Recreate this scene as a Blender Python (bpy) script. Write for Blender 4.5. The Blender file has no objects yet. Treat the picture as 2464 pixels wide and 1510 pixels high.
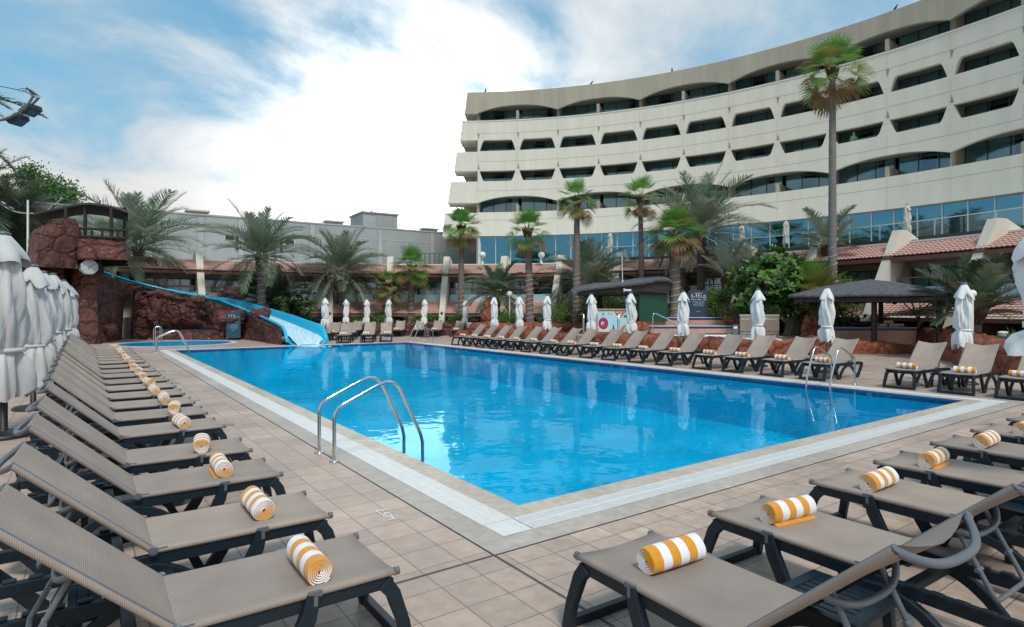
import bpy, bmesh, math, random
import numpy as np
from math import sin, cos, pi, radians as rad, sqrt
from mathutils import Vector, Matrix, noise as mnoise
random.seed(7); RNG = np.random.default_rng(5)
SC = bpy.context.scene
COL = SC.collection
# ------------------------------------------------------------------ helpers
class MB:
    """collects faces, then becomes ONE mesh object"""
    def __init__(s): s.v = []; s.f = []; s.m = []; s.sm = []
    def add(s, vs, fs, m=0, smooth=False):
        o = len(s.v); s.v.extend([tuple(p) for p in vs])
        for f in fs: s.f.append([i + o for i in f]); s.m.append(m); s.sm.append(smooth)
    def box(s, a, b, m=0):
        (x0, y0, z0), (x1, y1, z1) = a, b
        s.add([(x0,y0,z0),(x1,y0,z0),(x1,y1,z0),(x0,y1,z0),(x0,y0,z1),(x1,y0,z1),(x1,y1,z1),(x0,y1,z1)],
              [(3,2,1,0),(4,5,6,7),(0,1,5,4),(1,2,6,5),(2,3,7,6),(3,0,4,7)], m)
    def hexa(s, p, m=0):   # 8 points: bottom loop, top loop
        s.add(p, [(3,2,1,0),(4,5,6,7),(0,1,5,4),(1,2,6,5),(2,3,7,6),(3,0,4,7)], m)
    def prism(s, poly, z0, z1, m=0):
        n = len(poly)
        s.add([(x,y,z0) for x,y in poly]+[(x,y,z1) for x,y in poly],
              [tuple(range(n-1,-1,-1)), tuple(range(n,2*n))]+[(i,(i+1)%n,n+(i+1)%n,n+i) for i in range(n)], m)
    def tube(s, pts, r, n=8, m=0, caps=True, smooth=True):
        P = [Vector(p) for p in pts]; k = len(P)
        R = r if hasattr(r, '__len__') else [r]*k
        up = Vector((0,0,1)); vs = []; prev = None
        for i in range(k):
            t = (P[min(i+1,k-1)]-P[max(i-1,0)]).normalized()
            if prev is None:
                a = t.cross(up)
                if a.length < 1e-3: a = t.cross(Vector((1,0,0)))
            else:
                a = prev - t*prev.dot(t)
            a.normalize(); b = t.cross(a); prev = a
            for j in range(n):
                q = 2*pi*j/n; vs.append(P[i]+(a*cos(q)+b*sin(q))*R[i])
        fs = [(i*n+j, i*n+(j+1)%n, (i+1)*n+(j+1)%n, (i+1)*n+j) for i in range(k-1) for j in range(n)]
        s.add(vs, fs, m, smooth)
        if caps: s.add(vs[:n], [tuple(range(n-1,-1,-1))], m); s.add(vs[-n:], [tuple(range(n))], m)
    def strap(s, pts, w, h, side, m=0):
        """rectangular bar swept along pts; side = unit vector across (width w), h = thickness in the sweep plane"""
        P = [Vector(p) for p in pts]; S = Vector(side); k = len(P); vs = []
        W = w if hasattr(w,'__len__') else [w]*k; Hh = h if hasattr(h,'__len__') else [h]*k
        for i in range(k):
            t = (P[min(i+1,k-1)]-P[max(i-1,0)]).normalized(); nn = t.cross(S).normalized()
            for (a, b) in ((-1,-1),(1,-1),(1,1),(-1,1)): vs.append(P[i]+S*(a*W[i]/2)+nn*(b*Hh[i]/2))
        fs = [(i*4+j, i*4+(j+1)%4, (i+1)*4+(j+1)%4, (i+1)*4+j) for i in range(k-1) for j in range(4)]
        fs += [(3,2,1,0), tuple(range(4*k-4,4*k))]
        s.add(vs, fs, m)
    def lathe(s, prof, n=20, c=(0,0,0), m=0, smooth=True):
        vs = []; k = len(prof)
        for r, z in prof:
            for j in range(n):
                q = 2*pi*j/n; vs.append((c[0]+r*cos(q), c[1]+r*sin(q), c[2]+z))
        fs = [(i*n+j, i*n+(j+1)%n, (i+1)*n+(j+1)%n, (i+1)*n+j) for i in range(k-1) for j in range(n)]
        s.add(vs, fs, m, smooth)
        s.add(vs[:n], [tuple(range(n-1,-1,-1))], m); s.add(vs[-n:], [tuple(range(n))], m)
    def grid(s, rows, m=0, smooth=True, close=False):
        k = len(rows); n = len(rows[0]); vs = [p for r in rows for p in r]; e = n if close else n-1
        s.add(vs, [(i*n+j, i*n+(j+1)%n, (i+1)*n+(j+1)%n, (i+1)*n+j) for i in range(k-1) for j in range(e)], m, smooth)
    def sphere(s, c, r, n=14, m=0, sc=(1,1,1)):
        rows = []
        for i in range(n//2+1):
            a = pi*i/(n//2); rows.append([(c[0]+r*sc[0]*sin(a)*cos(2*pi*j/n), c[1]+r*sc[1]*sin(a)*sin(2*pi*j/n), c[2]+r*sc[2]*cos(a)) for j in range(n)])
        s.grid(rows, m, True, True)
    def mesh(s, name, mats):
        me = bpy.data.meshes.new(name); me.from_pydata(s.v, [], s.f)
        for q in (mats if isinstance(mats,(list,tuple)) else [mats]): me.materials.append(q)
        me.polygons.foreach_set('material_index', s.m); me.polygons.foreach_set('use_smooth', s.sm)
        me.update(); return me
    def build(s, name, mats, parent=None, bevel=0, recalc=True):
        me = s.mesh(name, mats)
        if recalc:
            bm = bmesh.new(); bm.from_mesh(me)
            bmesh.ops.recalc_face_normals(bm, faces=bm.faces); bm.to_mesh(me); bm.free()
        o = bpy.data.objects.new(name, me); COL.objects.link(o)
        if parent: o.parent = parent
        if bevel:
            b = o.modifiers.new('bevel','BEVEL'); b.width = bevel; b.segments = 2; b.limit_method = 'ANGLE'; b.angle_limit = rad(40)
        return o
def tag(o, label=None, cat=None, group=None, kind=None):
    if label: o['label'] = label
    if cat: o['category'] = cat
    if group: o['group'] = group
    if kind: o['kind'] = kind
    return o
def thing(name, label, cat, loc=(0,0,0), rz=0, group=None, kind=None):
    o = bpy.data.objects.new(name, None); COL.objects.link(o); o.location = loc; o.rotation_euler = (0,0,rz)
    o.empty_display_size = .2
    return tag(o, label, cat, group, kind)
def kids(o): return [c for c in CH.get(o.name, [])]
CH = {}
def remember(root):
    for o in [x for x in COL.objects if x.parent is not None]:
        r = o
        while r.parent: r = r.parent
        if r == root: CH.setdefault(o.parent.name, []).append(o)
def copy_tree(o, parent=None):
    c = o.copy(); COL.objects.link(c); c.parent = parent
    for ch in kids(o): copy_tree(ch, c)
    return c
def place(proto, used, loc, rz, label, group, sc=1.0):
    o = proto if not used else copy_tree(proto)
    o.location = loc; o.rotation_euler = (0,0,rz); o.scale = (sc,sc,sc); o['label'] = label; o['group'] = group
    return o
ORD = 'zeroth first second third fourth fifth sixth seventh eighth ninth tenth eleventh twelfth thirteenth fourteenth fifteenth sixteenth seventeenth eighteenth nineteenth twentieth twenty-first'.split()
# the surveyed frame: camera foot at CAM, forward FW, right RT (x along the near pool edge, y along the left pool edge)
F = 1449.; HC = 1.9; HY = 743.; CX = 1232.
psi = math.atan(1034/F); FW = Vector((sin(psi), cos(psi), 0)); RT = Vector((cos(psi), -sin(psi), 0))
CAM = Vector((-3.44, -4.71, 0))
def cf(lat, D, z=0): p = CAM+RT*lat+FW*D; return Vector((p.x, p.y, z))
def at(x, D, z=0): return cf((x-CX)/F*D, D, z)
def hz(y, D): return HC+(HY-y)/F*D
def pt(x, y, D): return at(x, D, hz(y, D))
def onground(x, y, z=0): return at(x, F*(HC-z)/(y-HY), z)
def ray_x(x, X):
    l = (x-CX)/F; dx = l*RT.x+FW.x; dy = l*RT.y+FW.y; D = (X-CAM.x)/dx; return CAM.y+D*dy, D
# ------------------------------------------------------------------ materials
M = {}
def nodes(name):
    m = bpy.data.materials.new(name); m.use_nodes = True; nt = m.node_tree
    return m, nt, nt.nodes['Principled BSDF']
def N(nt, t, **kw):
    n = nt.nodes.new(t)
    for k, v in kw.items():
        if hasattr(n, k): setattr(n, k, v)
        else: n.inputs[k].default_value = v
    return n
def c4(c): return (c[0], c[1], c[2], 1)
def mat(name, c, c2=None, scale=4., rough=.5, metal=0., bump=0., bscale=None, coord='Object', spec=.5, detail=6, dist=.01, stretch=None, sheen=0):
    m, nt, b = nodes(name); L = nt.links.new
    b.inputs['Base Color'].default_value = c4(c); b.inputs['Roughness'].default_value = rough; b.inputs['Metallic'].default_value = metal
    b.inputs['Specular IOR Level'].default_value = spec
    if sheen: b.inputs['Sheen Weight'].default_value = sheen
    if coord == 'world': vec = N(nt,'ShaderNodeNewGeometry').outputs['Position']
    else: vec = N(nt,'ShaderNodeTexCoord').outputs[coord]
    if stretch:
        mp = N(nt,'ShaderNodeMapping'); mp.inputs['Scale'].default_value = stretch; L(vec, mp.inputs['Vector']); vec = mp.outputs[0]
    if c2:
        n = N(nt,'ShaderNodeTexNoise', Scale=scale, Detail=detail, Roughness=.62); L(vec, n.inputs['Vector'])
        r = N(nt,'ShaderNodeValToRGB'); r.color_ramp.elements[0].position = .3; r.color_ramp.elements[1].position = .7
        r.color_ramp.elements[0].color = c4(c); r.color_ramp.elements[1].color = c4(c2)
        L(n.outputs['Fac'], r.inputs['Fac']); L(r.outputs['Color'], b.inputs['Base Color'])
    if bump:
        n2 = N(nt,'ShaderNodeTexNoise', Scale=bscale or scale*4, Detail=5, Roughness=.6); L(vec, n2.inputs['Vector'])
        bp = N(nt,'ShaderNodeBump', Strength=bump, Distance=dist); L(n2.outputs['Fac'], bp.inputs['Height']); L(bp.outputs['Normal'], b.inputs['Normal'])
    M[name] = m; return m
def mixc(nt, a, b, fac, mode='MIX'):
    n = nt.nodes.new('ShaderNodeMix'); n.data_type = 'RGBA'; n.blend_type = mode
    for k, v in ((6,a),(7,b),(0,fac)):
        if hasattr(v,'links') or hasattr(v,'is_linked'): nt.links.new(v, n.inputs[k])
        elif k == 0: n.inputs[k].default_value = v
        else: n.inputs[k].default_value = c4(v)
    return n.outputs[2]
def math_(nt, op, a, b=None, clamp=False):
    n = nt.nodes.new('ShaderNodeMath'); n.operation = op; n.use_clamp = clamp
    for i, v in enumerate((a, b)):
        if v is None: continue
        if hasattr(v,'is_linked'): nt.links.new(v, n.inputs[i])
        else: n.inputs[i].default_value = v
    return n.outputs[0]
def ramp(nt, fac, p0, p1, a=(0,0,0), b=(1,1,1)):
    r = N(nt,'ShaderNodeValToRGB'); e = r.color_ramp.elements
    e[0].position = p0; e[1].position = p1; e[0].color = c4(a); e[1].color = c4(b); nt.links.new(fac, r.inputs['Fac']); return r.outputs['Color']
def tile_mat(name, ca, cb, cm, w, h, offs=(0,0), mortar=.004, rough=.5, bump=.3, coord='world', mot=.25, rot=None, offset=0., gloss=None):
    m, nt, b = nodes(name); L = nt.links.new
    vec = N(nt,'ShaderNodeNewGeometry').outputs['Position'] if coord == 'world' else N(nt,'ShaderNodeTexCoord').outputs['Object']
    mp = N(nt,'ShaderNodeMapping'); mp.inputs['Location'].default_value = (offs[0],offs[1],0)
    if rot: mp.inputs['Rotation'].default_value = rot
    L(vec, mp.inputs['Vector'])
    br = N(nt,'ShaderNodeTexBrick', offset=offset, offset_frequency=2, squash=1.); L(mp.outputs[0], br.inputs['Vector'])
    for k, v in (('Scale',1.),('Mortar Size',mortar),('Mortar Smooth',.1),('Bias',0.),('Brick Width',w),('Row Height',h)): br.inputs[k].default_value = v
    br.inputs['Color1'].default_value = c4(ca); br.inputs['Color2'].default_value = c4(cb); br.inputs['Mortar'].default_value = c4(cm)
    n1 = N(nt,'ShaderNodeTexNoise', Scale=9., Detail=7, Roughness=.65); L(vec, n1.inputs['Vector'])
    n2 = N(nt,'ShaderNodeTexNoise', Scale=.55, Detail=4); L(vec, n2.inputs['Vector'])
    k1 = ramp(nt, n1.outputs['Fac'], .3, .75, (1-mot,)*3, (1+mot*.6,)*3)
    col = mixc(nt, br.outputs['Color'], k1, 1., 'MULTIPLY')
    k2 = ramp(nt, n2.outputs['Fac'], .32, .68, (.80,.79,.79), (1.09,1.08,1.06))
    L(mixc(nt, col, k2, 1., 'MULTIPLY'), b.inputs['Base Color'])
    b.inputs['Roughness'].default_value = rough
    if gloss: L(ramp(nt, n1.outputs['Fac'], .3, .7, (gloss[0],)*3, (gloss[1],)*3), b.inputs['Roughness'])
    hh = math_(nt,'ADD', math_(nt,'MULTIPLY', br.outputs['Fac'], -1.), math_(nt,'MULTIPLY', n1.outputs['Fac'], .5))
    bp = N(nt,'ShaderNodeBump', Strength=bump, Distance=.006); L(hh, bp.inputs['Height']); L(bp.outputs[0], b.inputs['Normal'])
    M[name] = m; return m
tile_mat('deck_tile', (.55,.415,.335), (.435,.34,.28), (.19,.16,.145), .332, .332, (1.117,.43), .0045, .5, .35, gloss=(.38,.6))
tile_mat('border_tile', (.50,.445,.39), (.46,.41,.365), (.3,.265,.235), .30, .30, (0,0), .003, .5, .2, gloss=(.4,.6))
tile_mat('coping_stone', (.60,.52,.42), (.54,.47,.39), (.38,.34,.29), .35, .35, (0,0), .003, .45, .2)
tile_mat('pool_tile', (.001,.53,.80), (.001,.47,.75), (.008,.58,.83), .1, .1, (0,0), .004, .3, .1, mot=.1)
tile_mat('pool_edge_tile', (.008,.045,.22), (.012,.06,.26), (.05,.14,.3), .1, .1, (0,0), .004, .25, .1, mot=.1)
tile_mat('steps_tile', (.46,.35,.28), (.42,.32,.27), (.2,.16,.14), .33, .33, (0,0), .004, .5, .2)
def facing_tile(name, ca, cb, cm, w, h, mortar=.004, offset=0.):
    # tiles on an upright face: object coordinates are turned so that x runs along the face and y up
    return tile_mat(name, ca, cb, cm, w, h, (0,0), mortar, .35, .2, coord='Object', rot=(rad(90),0,0), mot=.15, offset=offset)
facing_tile('pink_tile', (.66,.38,.28), (.55,.30,.215), (.58,.43,.34), .035, .5, .003, .5)
facing_tile('blue_tile', (.01,.03,.16), (.015,.05,.24), (.12,.2,.38), .105, .105)
mat('white_stone', (.72,.70,.66), (.62,.6,.56), 6, .5)
mat('grating_white', (.80,.80,.78), (.7,.7,.68), 8, .45)
mat('trough', (.30,.28,.25), (.2,.19,.17), 6, .6)
mat('joint_dark', (.06,.055,.05), (.13,.115,.1), 5, .8)
mat('resin', (.007,.015,.023), (.010,.021,.031), 14, .45, spec=.35, bump=.08, bscale=120)
mat('grey_tube', (.13,.145,.165), (.11,.122,.14), 10, .36)
mat('steel', (.62,.62,.62), None, rough=.16, metal=1)
mat('wood_dark', (.015,.0105,.010), (.032,.021,.019), 3, .6, bump=.3, bscale=30, stretch=(1,1,.15))
mat('canvas_white', (.80,.80,.79), (.72,.725,.72), 3, .85, bump=.5, bscale=6, dist=.04, sheen=.2, stretch=(1,1,.45))
mat('canvas_grey', (.58,.575,.565), (.49,.49,.49), 3, .85, bump=.5, bscale=5, dist=.05, sheen=.2, stretch=(1,1,.45))
mat('canvas_cream', (.62,.58,.5), (.5,.47,.41), 3, .9, bump=.2, bscale=9, dist=.02)
mat('black_metal', (.015,.016,.018), (.03,.03,.032), 9, .45)
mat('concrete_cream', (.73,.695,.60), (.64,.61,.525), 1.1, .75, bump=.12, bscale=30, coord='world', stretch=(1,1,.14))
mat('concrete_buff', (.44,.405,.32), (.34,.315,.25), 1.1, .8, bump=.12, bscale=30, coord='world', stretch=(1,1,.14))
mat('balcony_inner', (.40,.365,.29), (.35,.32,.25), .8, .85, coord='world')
mat('groove', (.43,.39,.34), rough=.9)
mat('niche_brown', (.36,.25,.18), rough=.9)
mat('frame_dark', (.022,.026,.03), (.03,.034,.038), 6, .4)
mat('frame_light', (.5,.52,.52), rough=.4)
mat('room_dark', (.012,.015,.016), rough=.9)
mat('plaster_cream', (.66,.62,.53), (.58,.545,.46), .8, .8, bump=.1, bscale=20, coord='world')
mat('plaster_white', (.74,.73,.68), (.66,.65,.6), .7, .7, coord='world')
mat('grey_wall', (.36,.38,.38), (.28,.295,.30), .35, .85, bump=.15, bscale=12, coord='world', stretch=(1,1,.5))
mat('grey_wall_trim', (.40,.415,.415), (.34,.35,.35), .5, .85, coord='world')
mat('terracotta', (.60,.38,.325), (.48,.28,.235), 5, .75, bump=.15, bscale=40, coord='world')
mat('eave_red', (.22,.085,.06), (.17,.065,.045), 3, .6, coord='world')
mat('rail_orange', (.35,.1,.05), rough=.4)
mat('thatch', (.075,.075,.085), (.165,.163,.18), 5, .95, bump=1., bscale=45, dist=.05)
mat('green_panel', (.004,.075,.045), (.003,.05,.032), 4, .35)
mat('slide_blue', (.012,.42,.66), (.016,.46,.70), 2, .22, spec=.6)
mat('foam', (.80,.88,.92), (.25,.6,.75), 5, .35, bump=.6, bscale=25, dist=.03)
mat('clock_white', (.55,.6,.6), rough=.35)
mat('clock_face', (.5,.55,.54), rough=.3)
mat('ink', (.03,.03,.035), rough=.6)
mat('lamp_globe', (.85,.85,.83), rough=.25)
mat('white_paint', (.75,.75,.74), rough=.4)
mat('sign_teal', (.016,.085,.115), (.014,.075,.105), 3, .45)
mat('sign_navy', (.03,.048,.085), (.028,.044,.08), 3, .45)
mat('sign_ink', (.55,.6,.62), rough=.6)
mat('sign_text', (.2,.29,.36), rough=.6)
mat('board_brown', (.28,.22,.19), (.25,.195,.17), 3, .5)
mat('bin_red', (.26,.06,.03), (.2,.045,.022), 4, .6, stretch=(1,1,.2))
mat('towel_white', (.86,.86,.88), (.78,.78,.81), 40, .95, bump=.7, bscale=220, dist=.004, sheen=.4)
mat('towel_orange', (.76,.33,.012), (.66,.26,.008), 40, .95, bump=.7, bscale=220, dist=.004, sheen=.3)
mat('towel_print', (.95,.9,.8), rough=.95)
mat('soil', (.12,.075,.05), (.2,.13,.09), 5, 1., bump=.5, bscale=30)
mat('sand_ground', (.33,.29,.24), (.27,.235,.2), .6, .95, coord='world')
mat('asphalt_ground', (.20,.19,.18), (.16,.15,.145), .4, .95, coord='world')
mat('skin', (.42,.24,.17), rough=.55); mat('hair_dark', (.02,.015,.012), rough=.7)
mat('shirt_green', (.12,.45,.24), rough=.9); mat('shirt_grey', (.3,.3,.33), rough=.9); mat('trousers', (.03,.03,.05), rough=.9)
mat('feather_dark', (.012,.016,.03), (.03,.04,.06), 20, .5)
mat('cable_white', (.75,.75,.72), rough=.5)
mat('cable_black', (.01,.01,.01), rough=.6)
mat('bark_grey', (.22,.19,.165), (.13,.11,.095), 7, .95, bump=1., bscale=16, dist=.05, stretch=(1,1,3))
mat('bark_fan', (.25,.19,.155), (.16,.12,.1), 4, .95, bump=.8, bscale=12, dist=.04, stretch=(1,1,4))
mat('bark_tall', (.23,.215,.21), (.16,.15,.15), 4, .95, bump=.7, bscale=10, dist=.03, stretch=(1,1,4))
mat('boots', (.15,.075,.04), (.08,.045,.025), 9, .95, bump=1., bscale=20, dist=.06)
mat('twig', (.16,.13,.115), (.1,.08,.07), 8, .95, bump=.5, bscale=30)
def leaf(name, c, c2, rough=.5, tr=.25):
    m = mat(name, c, c2, 2.5, rough); nt = m.node_tree; b = nt.nodes['Principled BSDF']; out = nt.nodes['Material Output']
    t = N(nt,'ShaderNodeBsdfTranslucent'); t.inputs['Color'].default_value = c4([min(1,x*1.5) for x in c2])
    mx = N(nt,'ShaderNodeMixShader'); mx.inputs[0].default_value = tr
    nt.links.new(b.outputs[0], mx.inputs[1]); nt.links.new(t.outputs[0], mx.inputs[2]); nt.links.new(mx.outputs[0], out.inputs['Surface'])
leaf('date_leaf', (.10,.155,.085), (.19,.245,.15)); leaf('date_leaf_pale', (.20,.23,.165), (.31,.335,.25)); leaf('date_dry', (.21,.16,.11), (.15,.115,.08))
leaf('date_dark', (.028,.055,.032), (.06,.095,.052), tr=.2)
leaf('fan_green', (.075,.21,.03), (.17,.36,.07)); leaf('fan_yellow', (.19,.23,.05), (.28,.25,.07)); leaf('fan_dry', (.30,.19,.085), (.22,.13,.06))
leaf('leaf_dark', (.022,.066,.015), (.045,.11,.025)); leaf('leaf_mid', (.045,.135,.022), (.085,.19,.036)); leaf('leaf_light', (.09,.19,.03), (.15,.26,.05))
leaf('leaf_yellow', (.23,.23,.05), (.16,.17,.045)); leaf('leaf_brown', (.16,.12,.08), (.10,.085,.06)); leaf('flower_white', (.8,.78,.74), (.75,.65,.68), tr=.1)
leaf('grass_green', (.07,.17,.025), (.12,.24,.04))
def rock_mat(name, ca, cb, speck, amt):
    m, nt, b = nodes(name); L = nt.links.new; vec = N(nt,'ShaderNodeNewGeometry').outputs['Position']
    n1 = N(nt,'ShaderNodeTexNoise', Scale=1.3, Detail=8, Roughness=.65); L(vec, n1.inputs['Vector'])
    n2 = N(nt,'ShaderNodeTexNoise', Scale=7., Detail=6, Roughness=.7); L(vec, n2.inputs['Vector'])
    n3 = N(nt,'ShaderNodeTexNoise', Scale=5.5, Detail=3, Roughness=.55); L(vec, n3.inputs['Vector'])
    n4 = N(nt,'ShaderNodeTexNoise', Scale=.8, Detail=2); L(vec, n4.inputs['Vector'])
    col = mixc(nt, ramp(nt, n1.outputs['Fac'], .32, .68, ca, cb), ramp(nt, n2.outputs['Fac'], .3, .7, (.40,.36,.36), (1.4,1.35,1.35)), 1., 'MULTIPLY')
    sp = math_(nt,'MULTIPLY', ramp(nt, n3.outputs['Fac'], .66, .70), math_(nt,'MULTIPLY', ramp(nt, n4.outputs['Fac'], .4, .62), amt))
    vo = N(nt,'ShaderNodeTexVoronoi', feature='DISTANCE_TO_EDGE', Scale=.85); mpv = N(nt,'ShaderNodeMapping'); mpv.inputs['Scale'].default_value = (1,1,1.7)
    wv = N(nt,'ShaderNodeVectorMath', operation='ADD'); L(vec, wv.inputs[0]); L(mixc(nt, (0,0,0), n1.outputs['Color'], .55), wv.inputs[1]); L(wv.outputs[0], mpv.inputs['Vector']); L(mpv.outputs[0], vo.inputs['Vector'])
    crack = ramp(nt, vo.outputs['Distance'], .0, .05, (.28,.25,.25), (1,1,1)); col = mixc(nt, col, crack, 1., 'MULTIPLY')
    L(mixc(nt, col, speck, sp), b.inputs['Base Color']); b.inputs['Roughness'].default_value = .5
    bp = N(nt,'ShaderNodeBump', Strength=1., Distance=.16)
    L(math_(nt,'ADD', math_(nt,'ADD', math_(nt,'MULTIPLY', n2.outputs['Fac'], .7), n1.outputs['Fac']), math_(nt,'MULTIPLY', ramp(nt, vo.outputs['Distance'], 0, .13), .6)), bp.inputs['Height']); L(bp.outputs[0], b.inputs['Normal'])
    M[name] = m
rock_mat('rock_maroon', (.085,.028,.022), (.225,.078,.058), (.6,.45,.38), .95)
rock_mat('rock_red', (.26,.062,.026), (.44,.135,.062), (.6,.42,.33), .4)
rock_mat('rock_pale', (.38,.24,.19), (.46,.32,.26), (.6,.5,.45), .4)
def stripes(name, ca, cb, axis, pitch, duty=.5, rough=.7, bump=.3):
    m, nt, b = nodes(name); L = nt.links.new; sx = N(nt,'ShaderNodeSeparateXYZ'); L(N(nt,'ShaderNodeTexCoord').outputs['Object'], sx.inputs[0])
    fr = math_(nt,'FRACT', math_(nt,'MULTIPLY', sx.outputs[axis], 1/pitch)); k = ramp(nt, fr, duty-.18, duty+.18, (0,0,0), (1,1,1))
    n = N(nt,'ShaderNodeTexNoise', Scale=3., Detail=5); L(N(nt,'ShaderNodeTexCoord').outputs['Object'], n.inputs['Vector'])
    oi = N(nt,'ShaderNodeObjectInfo'); wear = ramp(nt, oi.outputs['Random'], 0., 1., (.86,.87,.88), (1.1,1.08,1.05))
    L(mixc(nt, mixc(nt, mixc(nt, ca, cb, k), ramp(nt, n.outputs['Fac'], .3, .7, (.85,.85,.86), (1.08,1.07,1.06)), 1., 'MULTIPLY'), wear, 1., 'MULTIPLY'), b.inputs['Base Color'])
    b.inputs['Roughness'].default_value = rough
    bp = N(nt,'ShaderNodeBump', Strength=bump, Distance=.002); L(fr, bp.inputs['Height']); L(bp.outputs[0], b.inputs['Normal'])
    M[name] = m
stripes('sling', (.42,.345,.29), (.27,.22,.187), 0, .0072)
def glassy(name, tint, refl, fres=1.45, rough=.02, base=.0, share=1.):
    """pane: clear tint seen straight on, mirror at grazing angles, plus a coating share of reflection"""
    m, nt, b = nodes(name); L = nt.links.new; out = nt.nodes['Material Output']
    t = N(nt,'ShaderNodeBsdfTransparent'); t.inputs['Color'].default_value = c4(tint)
    g = N(nt,'ShaderNodeBsdfGlossy', Roughness=rough); g.inputs['Color'].default_value = c4(refl)
    fr = N(nt,'ShaderNodeFresnel', IOR=fres); f = math_(nt,'MULTIPLY', math_(nt,'ADD', fr.outputs[0], base, True), share)
    mx = N(nt,'ShaderNodeMixShader'); L(f, mx.inputs[0]); L(t.outputs[0], mx.inputs[1]); L(g.outputs[0], mx.inputs[2]); L(mx.outputs[0], out.inputs['Surface'])
    M[name] = m; return m, nt, g
glassy('pane', (.62,.80,.82), (.70,.90,1.), 1.5, .02, .13)
glassy('rail_glass', (.72,.86,.88), (.9,1,1), 1.45, .02, .03)
glassy('lobby_glass', (.06,.25,.40), (.16,.50,.76), 1.5, .03, .42)
mat('frosted', (.42,.58,.62), (.38,.54,.58), 2, .35)
def curtain_mat():
    m, nt, b = nodes('curtain'); b.inputs['Base Color'].default_value = (.24,.36,.35,1); b.inputs['Roughness'].default_value = .9; M['curtain'] = m
curtain_mat()
def water_mat(name, tint, bump, scale, stretch=(1,1,1), refl=(1,1,1)):
    m, nt, g = glassy(name, tint, refl, 1.33, .0, 0., .66); L = nt.links.new
    mp = N(nt,'ShaderNodeMapping'); mp.inputs['Scale'].default_value = stretch; L(N(nt,'ShaderNodeNewGeometry').outputs['Position'], mp.inputs['Vector'])
    n1 = N(nt,'ShaderNodeTexNoise', Scale=scale, Detail=2, Roughness=.5); L(mp.outputs[0], n1.inputs['Vector'])
    n2 = N(nt,'ShaderNodeTexNoise', Scale=scale*.23, Detail=2); L(mp.outputs[0], n2.inputs['Vector'])
    n3 = N(nt,'ShaderNodeTexNoise', Scale=.09, Detail=2); L(mp.outputs[0], n3.inputs['Vector'])
    k = ramp(nt, n3.outputs['Fac'], .38, .62, (.25,.25,.25), (1,1,1))
    bp = N(nt,'ShaderNodeBump', Strength=1., Distance=bump)
    L(math_(nt,'MULTIPLY', math_(nt,'ADD', n1.outputs['Fac'], math_(nt,'MULTIPLY', n2.outputs['Fac'], 2.2)), k), bp.inputs['Height'])
    L(bp.outputs[0], g.inputs['Normal'])
    for x in nt.nodes:
        if x.bl_idname == 'ShaderNodeFresnel': L(bp.outputs[0], x.inputs['Normal'])
water_mat('pool_water', (.38,.95,1.), .009, 2.6, (1.,1.,1.), (.55,.88,1.))
water_mat('spa_water', (.75,.95,1.), .03, 6.)
# ------------------------------------------------------------------ camera, sky, sun
cd = bpy.data.cameras.new('camera'); cam = bpy.data.objects.new('camera', cd); COL.objects.link(cam); SC.camera = cam
cd.sensor_width = 36; cd.lens = 36*F/2464; cd.shift_y = -(755-HY)/2464; cd.clip_start = .05; cd.clip_end = 3000
cam.location = (CAM.x, CAM.y, HC); cam.rotation_euler = (rad(90), 0, -psi)
SUN_AZ = psi+rad(158); SUN_EL = rad(56)          # azimuth clockwise from +y
w = bpy.data.worlds.new('World'); SC.world = w; w.use_nodes = True; nt = w.node_tree; L = nt.links.new
bg = nt.nodes['Background']; sky = N(nt,'ShaderNodeTexSky', sky_type='NISHITA', sun_disc=False, sun_elevation=SUN_EL, sun_rotation=SUN_AZ, air_density=1.2, dust_density=.6, ozone_density=2.5)
tc = N(nt,'ShaderNodeTexCoord'); sx = N(nt,'ShaderNodeSeparateXYZ'); L(tc.outputs['Generated'], sx.inputs[0])
zz = math_(nt,'ADD', math_(nt,'MAXIMUM', sx.outputs[2], 0.), .34)
cx = math_(nt,'DIVIDE', sx.outputs[0], zz); cy = math_(nt,'DIVIDE', sx.outputs[1], zz)
cv = N(nt,'ShaderNodeCombineXYZ'); L(cx, cv.inputs[0]); L(cy, cv.inputs[1])
mp = N(nt,'ShaderNodeMapping'); mp.inputs['Rotation'].default_value = (0,0,rad(20)); mp.inputs['Scale'].default_value = (.95,1.25,1.); mp.inputs['Location'].default_value = (3.1,1.7,0); L(cv.outputs[0], mp.inputs['Vector'])
n1 = N(nt,'ShaderNodeTexNoise', Scale=1.9, Detail=9, Roughness=.58, Distortion=.3); L(mp.outputs[0], n1.inputs['Vector'])
n2 = N(nt,'ShaderNodeTexNoise', Scale=.55, Detail=3, Roughness=.5); L(mp.outputs[0], n2.inputs['Vector'])
def lobe(x, y, p0, p1):      # a direction in the sky and how far a bright or clear patch reaches round it
    v = (FW*F+RT*(x-CX)+Vector((0,0,HY-y))).normalized(); d = N(nt,'ShaderNodeVectorMath', operation='DOT_PRODUCT'); d.inputs[1].default_value = v
    L(tc.outputs['Generated'], d.inputs[0]); r = ramp(nt, d.outputs['Value'], p0, p1); r.node.color_ramp.interpolation = 'EASE'; return r
glow = lobe(1000,330,.885,.998); cdot = lobe(1010,430,.9,1.).node.inputs['Fac'].links[0].from_socket; side = lobe(1500,120,.90,.995); blue = lobe(620,20,.93,.995); blue2 = lobe(1120,-10,.97,.998); blue3 = lobe(60,330,.93,.995); blue4 = lobe(1980,-30,.94,.995)
low = ramp(nt, sx.outputs[2], .0, .30, (1,1,1), (0,0,0))
cl = math_(nt,'ADD', math_(nt,'MULTIPLY', math_(nt,'SUBTRACT', n1.outputs['Fac'], .12), 1.25), math_(nt,'MULTIPLY', n2.outputs['Fac'], .5))
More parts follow.
